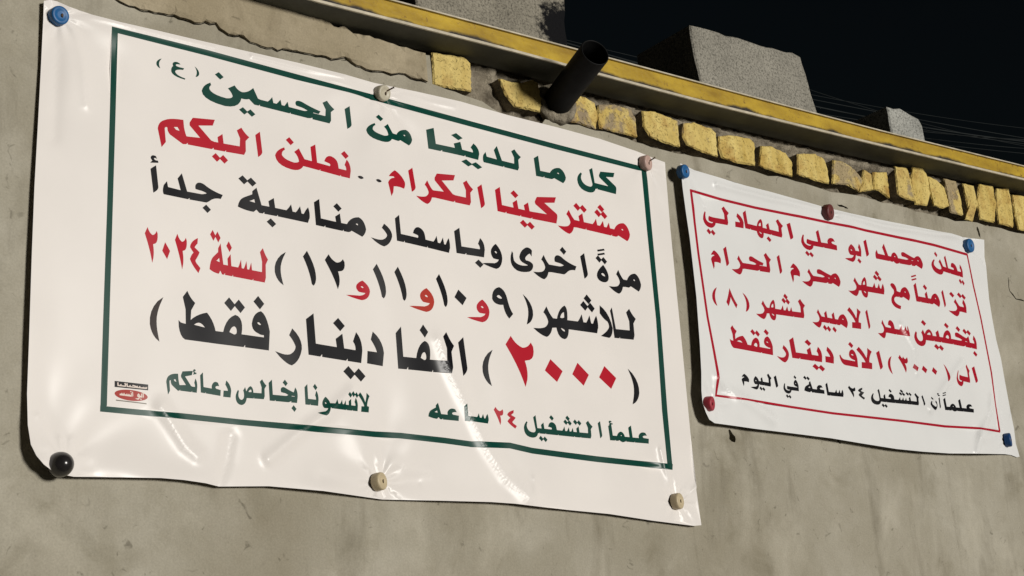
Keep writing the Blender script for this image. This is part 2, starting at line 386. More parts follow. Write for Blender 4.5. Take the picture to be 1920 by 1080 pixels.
# ------------------------------------------------------------------ steel beam along the roof edge
beam = empty('steel_beam', (1.5, 0, 3.08))
tag(beam, 'long steel angle with worn yellow face and dark grey underside along the roof edge', 'beam')
XS = np.concatenate([[-6, -3, -1], np.arange(-0.4, 3.7, 0.1), [5, 8, 12]])
def topz(x): return float(np.interp(x, [-6, 0.6, 0.93, 1.12, 1.78, 2.19, 2.9, 3.7, 12], [3.03, 3.126, 3.138, 3.145, 3.168, 3.184, 3.220, 3.262, 3.66]))
def sweep(name, mat, sec, skip=None, uv=False):
    """sec(x) -> list of (y, z) round the section, swept along the beam"""
    bm = bmesh.new(); rows = []; xs = [x for x in XS]
    for x in xs: rows.append([bm.verts.new((x, y - 0.0, z)) for y, z in sec(x)])
    lay = bm.loops.layers.uv.new('uv') if uv else None
    for a, b in zip(rows[:-1], rows[1:]):
        n = len(a)
        for i in range(n): bm.faces.new((a[i], a[(i+1) % n], b[(i+1) % n], b[i]))
    bm.faces.new(rows[0]); bm.faces.new(rows[-1][::-1])
    bmesh.ops.recalc_face_normals(bm, faces=bm.faces[:])
    if uv:
        for f in bm.faces:
            for lp in f.loops:
                x, z = lp.vert.co.x, lp.vert.co.z; z0 = beam_z(x); lp[lay].uv = (x, (z-z0)/(topz(x)-z0))
    o = bm_obj(name, bm, mat); o.parent = beam; o.matrix_parent_inverse = Matrix.Translation(-Vector(beam.location)); return o
sweep('flange', MGREY, lambda x: [(-0.064, beam_z(x)-0.003), (0.02, beam_z(x)-0.003), (0.02, beam_z(x)+0.003), (-0.064, beam_z(x)+0.003)])
sweep('flange_edge', MLIP, lambda x: [(-0.0672, beam_z(x)-0.0030), (-0.0638, beam_z(x)-0.0036), (-0.0638, beam_z(x)+0.0036), (-0.0672, beam_z(x)+0.0028)])
sweep('web', MY, lambda x: [(-0.010, beam_z(x)+0.0031), (0.006, beam_z(x)+0.0031), (0.006, topz(x)-0.0040), (-0.010, topz(x)-0.0040)], uv=True)
sweep('top_edge', MLIP, lambda x: [(-0.0165, topz(x)-0.0040), (0.010, topz(x)-0.0040), (0.010, topz(x)-0.0005), (-0.0165, topz(x)-0.0005)])

# ------------------------------------------------------------------ drain pipe
def tube(name, a, b, ro, ri, mat, n=40):
    a, b = Vector(a), Vector(b); d = (b-a).normalized(); u = d.orthogonal().normalized(); w = d.cross(u)
    bm = bmesh.new(); rings = []
    for p, r in ((a, ro), (b-d*0.002, ro), (b, ro-0.0012), (b, ri+0.001), (b-d*0.002, ri), (a+d*0.01, ri)):
        rings.append([bm.verts.new(p+(u*math.cos(2*math.pi*i/n)+w*math.sin(2*math.pi*i/n))*r) for i in range(n)])
    for A, B in zip(rings[:-1], rings[1:]):
        for i in range(n): bm.faces.new((A[i], A[(i+1) % n], B[(i+1) % n], B[i]))
    bm.faces.new(rings[-1]); bmesh.ops.recalc_face_normals(bm, faces=bm.faces[:])
    return bm_obj(name, bm, mat, smooth=True)
pt = on(1116, 98, -0.185)
pipe = tube('drain_pipe', (1.062, 0.055, 2.988), pt, 0.0335, 0.0300, MPIPE)
tag(pipe, 'black plastic drain pipe sticking out of the wall between the bricks under the beam', 'pipe')

bm = bmesh.new(); pa = Vector((1.062, 0.055, 2.988)); pd = (Vector(pt)-pa).normalized(); pu = pd.orthogonal().normalized(); pw = pd.cross(pu); pc = pa+pd*0.052
ring = []
for i in range(40):
    a = 2*math.pi*i/40; e = pu*math.cos(a)+pw*math.sin(a); row = []
    for k in range(12):
        g = 2*math.pi*k/12; rr = 0.013+0.007*nz3(math.cos(a)*2, math.sin(a)*2, k*0.4, 1.3)
        row.append(bm.verts.new(pc + e*(0.038+rr*math.cos(g)) + pd*(rr*1.1*math.sin(g) + 0.004*nz3(math.cos(a)*3, 5, math.sin(a)*3, 1.0))))
    ring.append(row)
for i in range(40):
    for k in range(12): bm.faces.new((ring[i][k], ring[(i+1) % 40][k], ring[(i+1) % 40][(k+1) % 12], ring[i][(k+1) % 12]))
bmesh.ops.recalc_face_normals(bm, faces=bm.faces[:]); bm_obj('mortar_collar', bm, MM, wall, smooth=True)

# ------------------------------------------------------------------ concrete blocks on the roof edge
def block(name, poly, y0, depth, mat, seed):
    P = [np.array(p) for p in poly]; c = sum(P)/len(P)
    D = []
    for a, b in zip(P, P[1:]+P[:1]):
        k = max(1, int(np.linalg.norm(b-a)/0.025))
        for i in range(k):
            q = a+(b-a)*i/k; q = q+np.array([nz3(q[0], seed, q[1], 35), nz3(q[0], seed+5, q[1], 35)])*0.0065; D.append(q)
    n = len(D); vs = []; fs = []
    rows = [(y0+0.004, 0.0), (y0, 0.006)]
    layers = [(y0+0.0035, 0.0), (y0+depth*0.5, 0.0), (y0+depth, 0.0)]
    for q in D: vs.append((*(c+(q-c)*(1-0.0045/np.linalg.norm(q-c))), y0))
    for y, _ in layers:
        for q in D: vs.append((q[0], q[1], y))
    vs = [(v[0], v[2], v[1]) for v in vs]
    bm = bmesh.new(); bv = [bm.verts.new(v) for v in vs]
    for r in range(3):
        for i in range(n): bm.faces.new((bv[r*n+i], bv[r*n+(i+1) % n], bv[(r+1)*n+(i+1) % n], bv[(r+1)*n+i]))
    bm.faces.new(bv[:n]); bm.faces.new(bv[3*n:4*n])
    bmesh.ops.recalc_face_normals(bm, faces=bm.faces[:])
    return bm_obj(name, bm, mat)
YB = 0.03
def q(px, py, y=YB): return xz(px, py, y)
bz = 3.126
MBLK = mat_block('grey_concrete_block', (0.27, 0.255, 0.215))
MBLA = mat_block('sooty_concrete_block', (0.245, 0.225, 0.180), soot=(1.108, 0.03, 3.215))
MBLC = mat_block('pale_concrete_block', (0.34, 0.34, 0.31))
tr = q(1061, 0)
o = block('concrete_block', [(0.70, bz), (1.122, bz), (1.124, q(1061, 40)[1]), (1.124, 3.33), (0.69, 3.34)], YB, 0.2, MBLA, 1)
tag(o, 'brown grey concrete block with a soot blackened lower corner, left of the black pipe', 'block', 'concrete blocks on the roof edge')
a = q(1313.5, 154); bq = q(1533, 211)
o = block('concrete_block', [(a[0]+0.004, bz), (bq[0]+0.006, bz), bq, q(1507, 122), q(1500, 106), q(1486, 100), q(1294, 46), (q(1294, 46)[0]-0.002, q(1297, 66)[1]), a], YB, 0.2, MBLK, 2)
tag(o, 'large clean grey concrete block with a chipped upper right corner, standing over the bricks', 'block', 'concrete blocks on the roof edge')
a = q(1672, 246); bq = q(1735, 262)
o = block('concrete_block', [(a[0]+0.004, bz), (bq[0]+0.004, bz), bq, q(1731, 236), q(1722, 222), q(1708, 216), q(1690, 206), q(1664, 199), a], YB, 0.2, MBLC, 3)
tag(o, 'small pale whitish concrete block, the farthest one at the right end', 'block', 'concrete blocks on the roof edge')

# ------------------------------------------------------------------ overhead cables far behind the roof
def cable(a, b, sag, r, label):
    bm = bmesh.new(); prev = None; A, B = Vector(on(*a)), Vector(on(*b))
    A, B = A+(A-B)*1.2, B+(B-A)*1.2
    for k in range(61):
        t = k/60; p = A.lerp(B, t) - Vector((0, 0, sag*4*t*(1-t) - sag*0.93))
        ring = [bm.verts.new(p+Vector((0, math.cos(2*math.pi*i/6)*r, math.sin(2*math.pi*i/6)*r))) for i in range(6)]
        if prev:
            for i in range(6): bm.faces.new((prev[i], prev[(i+1) % 6], ring[(i+1) % 6], ring[i]))
        prev = ring
    o = bm_obj('overhead_cable', bm, MCABLE, smooth=True)
    return tag(o, label, 'cable', 'overhead cables behind the roof')
cable((1540, 190, 6.0), (1920, 259, 6.4), 0.10, 0.004, 'topmost faint overhead cable in the night sky at right')
cable((1540, 203, 6.2), (1920, 266, 6.3), 0.34, 0.007, 'thick overhead cable passing just right of the small pale block')
cable((1540, 214, 6.4), (1920, 270, 6.4), 0.12, 0.004, 'thin overhead cable, third from the top in the sky at right')
cable((1600, 240, 6.6), (1920, 279, 6.6), 0.26, 0.004, 'lowest but one overhead cable above the yellow beam at right')
cable((1600, 252, 6.8), (1920, 288, 6.8), 0.08, 0.004, 'lowest overhead cable, close above the yellow beam at right')

cable((1540, 182, 7.0), (1920, 241, 7.4), 0.30, 0.003, 'slack overhead cable hanging above all the others at far right')
cable((1540, 221, 7.0), (1920, 263, 6.1), 0.42, 0.005, 'overhead cable crossing the others at a shallow angle near the right edge')
cable((1700, 224, 7.5), (1920, 274, 6.9), 0.20, 0.004, 'overhead cable dropping steeply toward the beam right of the small block')

# ------------------------------------------------------------------ lettering: an alphabet of outlines
# units: an upright stroke is 100 high, the base bar 27 thick; a contour starting with '-' is a hole
G = {
'alif': (26, "M0 84 L17 100 L26 22 Q26 12 11 0"),
'alif_f': (44, "M2 84 L20 100 L25 27 L44 27 L44 9 L37 0 L8 0"),
'lam_i': (72, "M40 88 L55 100 Q66 82 83 70 L70 54 L71 14 L65 0 L0 0 L0 27 L51 27 L52 60"),
'lam_m': (60, "M20 86 L38 100 L44 27 L60 27 L60 9 L53 0 L0 0 L0 27 L25 27"),
'lam_f': (105, "M68 88 L83 100 L90 27 L105 27 L105 9 L98 0 L92 0 Q86 -28 50 -28 Q2 -26 0 18 Q0 40 20 60 L24 56 Q14 40 20 24 Q30 0 60 0 Q78 0 80 18 L76 40"),
'tooth_i': (40, "M16 50 L24 72 Q38 58 38 30 L34 0 L0 0 L0 27 L22 27 Q24 40 16 50"),
'tooth_m': (46, "M14 48 L30 62 L34 27 L46 27 L46 9 L39 0 L0 0 L0 27 L17 27"),
'seen_i': (112, "M0 0 L0 27 L107 27 L110 20 L104 0|M26 24 Q38 36 45 52 L50 24|M60 24 Q70 36 77 52 L82 24|M90 24 Q96 40 106 55 Q112 36 110 18"),
'seen_m': (118, "M0 0 L0 27 L118 27 L118 9 L111 0|M26 24 Q38 36 45 52 L49 24|M60 24 Q70 36 77 50 L81 24|M92 24 Q100 38 105 49 L109 24"),
'hah_i': (110, "M22 46 Q18 62 30 70 Q44 76 62 62 Q90 46 124 40 L117 25 Q96 26 80 14 Q70 4 62 0 L0 0 L0 27 L44 27 Q60 30 66 36 Q50 44 36 44"),
'hah_m': (86, "M22 46 Q16 58 24 66 Q34 72 48 66 Q80 52 114 44 L108 32 L86 33 L86 9 L77 3 L66 0 L0 0 L0 27 L52 27 Q64 30 68 34 Q50 44 36 44"),
'ain_i': (94, "M0 0 L0 27 L30 27 Q24 40 34 52 Q48 70 72 62 L80 48 Q64 50 54 42 Q50 36 60 30 L92 27 L90 0"),
'ain_m': (88, "M18 44 Q26 70 46 70 Q72 66 74 40 L76 27 L88 27 L88 9 L81 0 L0 0 L0 27 L40 27 Q46 34 40 40 Q30 42 18 44"),
'ain_f': (74, "M14 56 Q22 72 42 66 Q60 56 58 30 L74 27 L74 9 L67 0 L52 0 Q30 -4 28 -22 Q30 -44 74 -50 L68 -66 Q20 -66 8 -40 Q2 -14 30 8 Q40 20 36 34 Q26 40 14 56"),
'ain_s': (80, "M50 60 Q36 74 20 66 Q4 56 14 38 Q0 24 4 -2 Q12 -30 76 -34 L78 -28 Q30 -22 22 2 Q20 22 66 28 L70 38 Q34 36 26 44 Q22 54 34 58 Q42 58 50 60"),
'feh_m': (76, "M0 0 L0 27 L12 27 Q20 62 46 72 Q66 70 64 40 L62 27 L76 27 L76 9 L69 0|-M28 30 Q34 46 44 46 Q52 42 50 30 Q46 24 40 26"),
'feh_i': (72, "M0 0 L0 27 L56 27 Q57 32 55 36 Q46 34 38 38 Q20 42 20 58 Q24 84 46 90 Q62 84 71 45 L68 0|-M34 62 Q40 68 47 58 Q40 55 34 62"),
'feh_s': (110, "M0 44 L4 48 Q10 30 24 27 L94 27 Q95 32 93 36 Q86 34 78 38 Q60 42 60 58 Q64 84 84 88 Q102 84 108 45 L106 0 L30 0 Q4 2 0 44|-M72 61 Q80 70 88 59 Q80 54 72 61"),
'tah_f': (116, "M0 40 L4 36 Q12 34 21 34 L20 70 L12 98 L23 112 Q30 98 44 88 L33 70 L32 44 Q54 62 80 68 Q98 52 104 27 L116 27 L116 0 L18 0 Q2 6 0 40|-M42 36 Q60 52 75 33"),
'kaf_i': (102, "M0 0 L0 27 L62 30 L18 64 Q13 70 16 78 L24 95 L100 110 L93 88 L50 78 L98 40 Q102 36 100 24 L95 0"),
'kaf_m': (96, "M0 0 L0 27 L46 32 L6 72 Q4 78 6 84 L16 102 L96 112 L89 91 L34 79 L84 30 L96 27 L96 9 L87 0"),
'meem_i': (82, "M0 0 L0 27 L12 27 Q26 58 56 62 Q76 56 82 22 Q80 4 68 -8 L28 8 Q24 2 16 0|-M44 36 Q52 42 54 32 Q48 30 44 36"),
'meem_m': (72, "M0 0 L0 27 L10 27 Q20 54 40 56 Q58 50 62 27 L72 27 L72 9 L65 0 L46 -6 Q30 -2 24 6 L16 0|-M34 34 Q40 40 44 32 Q38 28 34 34"),
'meem_f': (112, "M112 27 L112 9 L104 0 L93 -2 L46 24 Q36 34 37 46 L34 50 Q26 50 24 42 L29 -8 L16 -28 L2 36 Q4 62 26 72 Q44 84 91 86 L94 60 Q98 40 104 27|-M58 54 L72 57 L80 43 L66 45"),
'meem_s': (76, "M32 76 Q18 66 6 48 L24 52 Q32 50 30 44 Q10 40 2 20 L14 -32 L21 -16 L24 10 Q48 16 70 10 Q78 26 74 38 Q60 66 32 76"),
'dal': (44, "M17 78 Q40 62 43 32 L39 0 L0 0 L2 28 L28 29 Q24 44 12 60"),
'dal_f': (104, "M57 72 L71 94 L92 27 L104 27 L104 9 L96 0 L4 0 Q-2 10 4 34 L14 50 L18 29 L70 27"),
'reh': (68, "M44 60 Q70 40 68 14 Q62 -18 42 -30 Q28 -30 0 -4 Q22 -12 38 -6 Q54 4 54 18 Q50 30 37 44"),
'reh_f': (84, "M42 44 L53 62 Q62 40 76 27 L84 27 L84 0 L70 -2 Q64 -26 48 -34 Q32 -34 0 -13 Q26 -14 44 -6 Q58 4 58 16 Q54 34 42 44"),
'waw': (92, "M66 62 Q92 40 92 8 Q88 -34 62 -43 Q40 -42 2 -32 Q40 -25 56 -23 Q76 -14 78 0 Q66 -2 52 0 Q38 14 44 34 Q52 52 66 62|-M58 29 Q66 38 70 24 Q64 20 58 29"),
'waw_f': (100, "M66 62 Q92 46 93 27 L100 27 L100 9 L92 0 Q86 -34 62 -43 Q40 -42 6 -32 Q40 -25 56 -23 Q76 -14 78 0 Q66 -2 52 0 Q38 14 44 34 Q52 52 66 62|-M58 29 Q66 38 70 24 Q64 20 58 29"),
'heh_s': (60, "M36 72 Q0 40 0 18 Q2 -2 30 -3 Q60 -2 60 26 Q58 50 36 72|-M22 32 Q34 44 44 24 Q30 20 22 32"),
'heh_f': (88, "M48 74 L60 88 L76 27 L88 27 L88 9 L80 0 L70 0 L60 11 L50 0 Q24 0 0 8 Q4 36 22 46 L48 62|-M36 36 Q50 44 53 47 L56 33"),
'heh_m': (60, "M0 0 L0 27 L60 27 L60 0|M8 24 Q16 60 40 74 Q52 70 46 24|M4 4 Q8 -34 32 -34 Q48 -32 50 4|-M20 34 Q26 52 37 54 L37 36 Q28 30 20 34|-M20 0 Q26 -11 36 -11 Q38 -2 20 0"),
'yeh_s': (94, "M9 58 L4 40 Q-4 0 24 -14 Q44 -22 76 -12 Q94 -2 93 18 Q86 30 66 30 Q58 36 64 46 Q74 60 84 64 L90 54 L92 76 Q84 88 70 84 Q46 70 40 42 Q40 26 56 20 L76 12 Q70 8 50 6 Q24 6 14 22 Q10 40 12 52"),
'yeh_f': (100, "M100 27 L100 0 L86 0 Q78 -26 52 -32 Q10 -34 0 4 Q2 30 18 50 L22 46 Q14 26 20 8 Q30 -10 60 -8 Q72 -4 70 2 Q52 0 40 6 Q38 18 46 30 Q70 26 100 27"),
'noon_f': (124, "M77 48 L94 65 Q104 46 116 27 L124 27 L124 0 L110 0 Q98 -26 64 -26 Q4 -24 0 14 Q4 36 34 54 L36 48 Q22 38 24 22 Q34 4 74 2 Q94 6 95 14 Q92 36 77 48"),
'noon_s': (110, "M77 48 L94 65 Q112 40 108 10 Q98 -26 64 -26 Q4 -24 0 14 Q4 36 34 54 L36 48 Q22 38 24 22 Q34 4 74 2 Q94 6 95 14 Q92 36 77 48"),
'yn_f': (214, "M96 44 L118 63 Q128 44 146 41 Q168 44 187 72 L204 30 L214 27 L214 9 L206 0 L192 0 L172 20 Q158 12 142 14 Q136 -34 84 -38 Q2 -34 0 2 Q4 30 29 48 L31 40 Q22 30 26 18 Q36 -2 88 -4 Q112 0 113 14 Q108 32 96 44"),
'sad_f': (128, "M66 0 L66 27 L128 27 L128 9 L121 0|M52 36 L64 52 Q70 32 75 24 L74 0 Q68 -36 38 -38 Q2 -36 0 0 Q2 20 16 36 L20 30 Q14 16 18 2 Q26 -16 42 -14 Q58 -8 58 10 Q58 26 52 36|M70 24 Q84 56 102 60 Q120 54 120 24|-M86 30 Q94 44 104 44 Q110 40 108 30"),
'lamalif': (84, "M0 84 L14 98 Q40 78 54 40 L46 22 Q40 50 0 84|M64 98 L84 84 Q66 60 63 30 L78 27 L74 0 L18 0 L22 26 L44 27 Q56 54 62 78"),
'lamalif_f': (96, "M4 100 L2 76 Q20 58 38 52 Q48 40 44 30 Q30 12 0 0 L40 -2 Q56 4 60 30 Q50 80 4 100|M56 88 L64 98 Q70 60 76 27 L96 27 L96 9 L90 0 L68 0 L62 60"),
'1': (41, "M0 82 L12 100 Q42 55 41 22 Q40 6 33 0 L29 3 Q22 42 0 82"),
'2': (66, "M0 82 L12 100 Q22 84 40 80 Q54 82 62 94 L66 88 Q70 60 48 57 L42 55 Q50 34 46 14 L42 0 Q34 30 0 82"),
'3': (64, "M0 82 L12 100 Q18 84 27 82 L33 94 Q38 82 48 82 L60 96 Q66 66 48 58 L36 58 Q48 36 42 14 L37 0 Q30 36 0 82"),
'0': (40, "M0 42 L14 67 L40 47 L26 23"),
'4': (60, "M46 100 L44 86 Q28 76 26 70 Q40 66 56 60 Q50 50 34 36 Q30 30 40 24 L62 14 L52 0 Q16 16 2 32 Q10 46 24 54 L2 68 Q4 84 46 100"),
'8': (64, "M28 100 Q14 50 0 22 L10 4 Q22 30 28 56 Q40 30 56 0 L64 18 Q40 54 28 100"),
'9': (67, "M25 100 Q0 92 0 58 Q4 42 25 42 L37 44 Q40 14 54 0 L67 16 Q56 30 50 64 Q44 96 25 100|-M14 68 Q22 82 34 64 Q24 58 14 68"),
')': (30, "M0 104 Q34 74 30 36 Q26 12 8 0 Q18 30 16 56 Q12 84 0 104"),
'(': (30, "M30 104 Q-4 74 0 36 Q4 12 22 0 Q12 30 14 56 Q18 84 30 104"),
'.': (24, "M0 8 Q6 20 16 16 Q26 10 22 4 Q14 -6 6 0 L0 8"),
'hamza': (26, "M18 30 Q4 34 1 22 Q2 14 8 12 L0 2 L27 8 L26 14 L17 14 Q9 18 12 22 Q16 26 22 22 L18 30"),
'tanwin': (40, "M0 26 L36 38 L38 32 L2 20|M0 8 L36 20 L38 14 L2 2"),
'dot': (30, "M0 16 L13 30 L30 14 L18 0"),
}
# where dots sit: centre x, height above, height below
ANC = {'tooth_i': (16, 92, -30), 'tooth_m': (22, 86, -30), 'noon_f': (58, 88, 0), 'noon_s': (56, 84, 0), 'seen_i': (72, 84, 0), 'seen_m': (70, 80, 0),
       'hah_i': (64, 96, -26), 'hah_m': (46, 92, -26), 'feh_m': (44, 98, 0), 'feh_i': (40, 112, 0), 'feh_s': (78, 112, 0), 'heh_s': (28, 96, 0), 'heh_f': (30, 110, 0),
       'yeh_f': (48, 0, -56), 'sad_f': (74, 92, 0), 'reh_f': (34, 84, 0), 'reh': (34, 84, 0), 'ain_m': (44, 96, 0), 'alif': (10, 106, 0), 'alif_f': (10, 106, 0), 'yn_f': (114, 92, -42),
       'lam_m': (30, 112, -30)}
def path_pts(s):
    t = s.split(); P = []; i = 0; cmd = None; seg = 5
    while i < len(t):
        if t[i][0] in 'MLQ': cmd = t[i][0]; t[i] = t[i][1:]
        if cmd in 'ML': P.append((float(t[i]), float(t[i+1]))); i += 2
        else:
            c = (float(t[i]), float(t[i+1])); e = (float(t[i+2]), float(t[i+3])); i += 4; a = P[-1]
            for k in range(1, seg+1):
                u = k/seg; P.append(((1-u)**2*a[0]+2*u*(1-u)*c[0]+u*u*e[0], (1-u)**2*a[1]+2*u*(1-u)*c[1]+u*u*e[1]))
            cmd = 'L'
    if math.dist(P[0], P[-1]) < 0.5: P.pop()
    return P
def fatten(P, d, hole):
    P = np.array(P); x, y = P[:, 0], P[:, 1]
    if (np.sum(x*np.roll(y, -1)-np.roll(x, -1)*y) < 0): P = P[::-1]
    if hole: d = -d
    a = np.roll(P, 1, 0); b = np.roll(P, -1, 0); e1 = P-a; e2 = b-P
    n1 = np.stack([e1[:, 1], -e1[:, 0]], 1)/(np.linalg.norm(e1, axis=1)[:, None]+1e-9); n2 = np.stack([e2[:, 1], -e2[:, 0]], 1)/(np.linalg.norm(e2, axis=1)[:, None]+1e-9)
    m = n1+n2; m /= np.maximum(np.linalg.norm(m, axis=1)[:, None], 0.5)
    c = np.clip(np.sum(m*n1, 1), 0.6, 1)
    return [tuple(p) for p in P + m*(d/c)[:, None]]
GP = {}
for k, (w, s) in G.items():
    GP[k] = (w, [(c.startswith('-'), fatten(path_pts(c.lstrip('-')), 0.6 if c.startswith('-') else (1.0 if k in 'hamza tanwin . dot' else 1.7), c.startswith('-'))) for c in s.split('|')])
def place(name, dx, dy, sx=1.0, sy=1.0): return [(h, [(x*sx+dx, y*sy+dy) for x, y in P]) for h, P in GP[name][1]]
def layout(text):
    """tokens in reading order (right to left) -> body contours, mark contours"""
    body, marks = [], []; cur = 0.0
    for tok in text.split():
        if tok[0] == 'k' and tok[1:].isdigit():                      # a drawn-out joining bar
            w = int(tok[1:]); body.append((False, [(cur-w-1, -1.7), (cur+1, -1.7), (cur+1, 28.7), (cur-w-1, 28.7)])); cur -= w; continue
        if tok[0] == 's' and tok[1:].isdigit(): cur -= int(tok[1:]); continue
        g, *mk = tok.split(':'); w = GP[g][0]; cur -= w; body += place(g, cur, 0)
        ax, ay, by = ANC.get(g, (w/2, 100, -30))
        for m in mk:
            if g == 'yn_f': bx = cur+165; ax = 62
            else: bx = cur+ax
            x0 = cur+ax
            if m == 'a1': marks += place('dot', x0-15, ay-15)
            if m == 'a2': marks += place('dot', x0-29, ay-15) + place('dot', x0-1, ay-17)
            if m == 'a3': marks += place('dot', x0-29, ay-15) + place('dot', x0-1, ay-17) + place('dot', x0-13, ay+9)
            if m == 'b1': marks += place('dot', bx-15, by-15)
            if m == 'b2': marks += place('dot', bx-29, by-15) + place('dot', bx-1, by-17)
            if m == 'hz': marks += place('hamza', x0-12, ay)
            if m == 'tw': marks += place('tanwin', x0-18, ay+(14 if g == 'heh_s' else 2))
    return body, marks

class Print:
    """ink on a banner: contours in the banner's own plane, gathered by named part"""
    def __init__(self, y): self.y = y; self.parts = {}; self.order = []
    def add(self, part, contours):
        if part not in self.parts: self.parts[part] = []; self.order.append(part)
        self.parts[part] += contours
    def word(self, part, text, left, right, h):
        body, marks = layout(text)
        us = [p[0] for _, P in body for p in P]; u0, u1 = min(us), max(us)
        A = np.array(xz(*left, self.y)); B = np.array(xz(*right, self.y))
        mx, my = (left[0]+right[0])/2, (left[1]+right[1])/2
        hw = xz(mx, my-h, self.y)[1] - xz(mx, my, self.y)[1]
        def mp(P): return [tuple(A+(B-A)*((x-u0)/(u1-u0)) + np.array([0, hw*y/100])) for x, y in P]
        if part.startswith('lettering'):                 # letters that stand close together are one word, one part
            l = getattr(self, 'last', None)
            if not (l and text not in ('0', '.') and l[0] == part and abs(l[3]-left[1]) < 0.8*h+14 and -2*h < l[1]-right[0] < 0.28*h): self.nw = getattr(self, 'nw', 0)+1
            self.last = (part, left[0], right[0], left[1]); self.src = getattr(self, 'src', {}); key = part+'#%d' % self.nw; self.src[key] = part; part = key
        self.add(part, [(hole, mp(P)) for hole, P in body+marks])
    def poly(self, part, pts): self.add(part, [(False, [xz(*p, self.y) for p in pts])])
    def strip(self, part, pts, w, vertical=False):
        o = (w/2, 0) if vertical else (0, w/2)
        self.poly(part, [(x-o[0], y-o[1]) for x, y in pts] + [(x+o[0], y+o[1]) for x, y in pts[::-1]])

# ------------------------------------------------------------------ a banner: one vinyl sheet with its print
def seg_dist(P, pts):
    d = np.full(len(P), 9.0)
    for a, b in zip(pts[:-1], pts[1:]):
        a, b = np.array(a), np.array(b); ab = b-a; t = np.clip(((P-a)@ab)/(ab@ab), 0, 1)
        d = np.minimum(d, np.linalg.norm(P-(a+t[:, None]*ab), axis=1))
    return d
def smooth_noise(P, sx, sz, seed):
    """cheap band-limited wave field"""
    rs = np.random.RandomState(seed); out = np.zeros(len(P))
    for k in range(10):
        a = rs.uniform(0.5, 1.6, 2)*rs.choice([-1, 1], 2); ph = rs.uniform(0, 6.28)
        out += np.sin(P[:, 0]*sx*a[0] + P[:, 1]*sz*a[1] + ph)
    return out/10
def make_banner(root, outline_px, pr, mats, disp, crs, step=0.0085):
    y0 = pr.y; out = [xz(*p, y0) for p in outline_px]
    O = np.array(out); lo, hi = O.min(0), O.max(0)
    grid = np.array([(x+(step/2 if j % 2 else 0), z) for x in np.arange(lo[0], hi[0], step) for j, z in enumerate(np.arange(lo[1], hi[1], step))])
    fine = np.array([(x+(0.00125 if j % 2 else 0), z) for x in np.arange(lo[0], hi[0], 0.0025) for j, z in enumerate(np.arange(lo[1], hi[1], 0.0025))])
    near = np.zeros(len(fine), bool); ng = np.ones(len(grid), bool)
    for pts, amp, wd, _ in crs: near |= seg_dist(fine, pts) < wd*1.3; ng &= seg_dist(grid, pts) > wd*1.3+0.002
    grid = np.concatenate([grid[ng], fine[near]]); grid = grid[inside(out, grid)]
    conts = [c for p in pr.order for c in pr.parts[p]]
    V, T = triangulate([out]+[c[1] for c in conts], [tuple(g) for g in grid])
    C = V[T].mean(1); ins = mask_of(out, C)
    owner = np.full(len(T), -1)
    for k, p in enumerate(pr.order):
        m = np.zeros(len(T), bool)
        for hole, P in pr.parts[p]:
            if not hole: m |= mask_of(P, C)
        for hole, P in pr.parts[p]:
            if hole: m &= ~mask_of(P, C)
        owner[m & ins] = k
    D = disp(V); e = 0.0012
    gx = (disp(V+[e, 0])-disp(V-[e, 0]))/(2*e); gz = (disp(V+[0, e])-disp(V-[0, e]))/(2*e)
    N = np.stack([-gx, -np.ones(len(V)), -gz], 1); N[:, 0] = -gx; N[:, 2] = -gz
    N /= np.linalg.norm(N, axis=1)[:, None]
    XYZ = np.stack([V[:, 0], y0-D, V[:, 1]], 1)
    for k in range(-1, len(pr.order)):
        t = T[ins & (owner == k)]
        if not len(t): continue
        ids, inv = np.unique(t.ravel(), return_inverse=True)
        nm = 'sheet' if k < 0 else pr.order[k].split('#')[0]
        mesh_obj(nm, XYZ[ids], inv.reshape(-1, 3), mats['sheet'] if k < 0 else mats[getattr(pr, 'src', {}).get(pr.order[k], pr.order[k])], root, normals=N[ids])

GREEN = (0.002, 0.047, 0.033); RED = (0.42, 0.006, 0.020); BLACK = (0.006, 0.006, 0.008); DRED = (0.36, 0.008, 0.022)
V_W1 = mat_vinyl('cream_white_vinyl', (0.755, 0.715, 0.680)); V_W2 = mat_vinyl('cool_white_vinyl', (0.70, 0.700, 0.690))
V_G = mat_vinyl('green_ink', GREEN); V_R = mat_vinyl('red_ink', RED); V_K = mat_vinyl('black_ink', BLACK); V_R2 = mat_vinyl('crimson_ink', DRED)
V_OR = mat_vinyl('faded_red_ink', (0.40, 0.035, 0.022)); V_GR = mat_vinyl('grey_ink', (0.16, 0.14, 0.11)); V_BR = mat_vinyl('brownish_black_ink', (0.020, 0.010, 0.007))
V_LW = mat_vinyl('white_ink', (0.72, 0.62, 0.55)); V_LR = mat_vinyl('logo_red_ink', (0.36, 0.03, 0.02))

P1 = Print(-0.007); w = P1.word
# frame
P1.poly('border_frame', [(205.5, 53.5), (389, 96.5), (555, 140.5), (700, 179.5), (859, 224.5), (1037, 271), (1192.6, 310.5), (1209, 315), (1208, 324), (1192.6, 320),
                         (1037, 281), (859, 235), (700, 190.5), (555, 151.5), (389, 107.5), (217, 66.5), (216, 65)])
P1.poly('border_frame', [(205.5, 53.5), (217, 57), (214, 200), (208, 400), (202, 620), (198, 762), (185, 773), (190, 620), (197, 400), (203, 200)])
P1.poly('border_frame', [(1199, 314), (1209, 313), (1220, 430), (1235, 600), (1248, 770), (1257.5, 882), (1248, 875), (1238, 770), (1226, 600), (1210, 430)])
lowb = [(185, 773), (255, 779), (333, 786.5), (444, 798.5), (592, 811.5), (700, 820.5), (748, 823.5), (830, 832.5), (881, 839.5), (952, 842), (993, 852), (1050, 859), (1118, 867.5), (1190, 875), (1257.5, 882)]
P1.poly('border_frame', lowb + [(x, y-11) for x, y in lowb[::-1]])
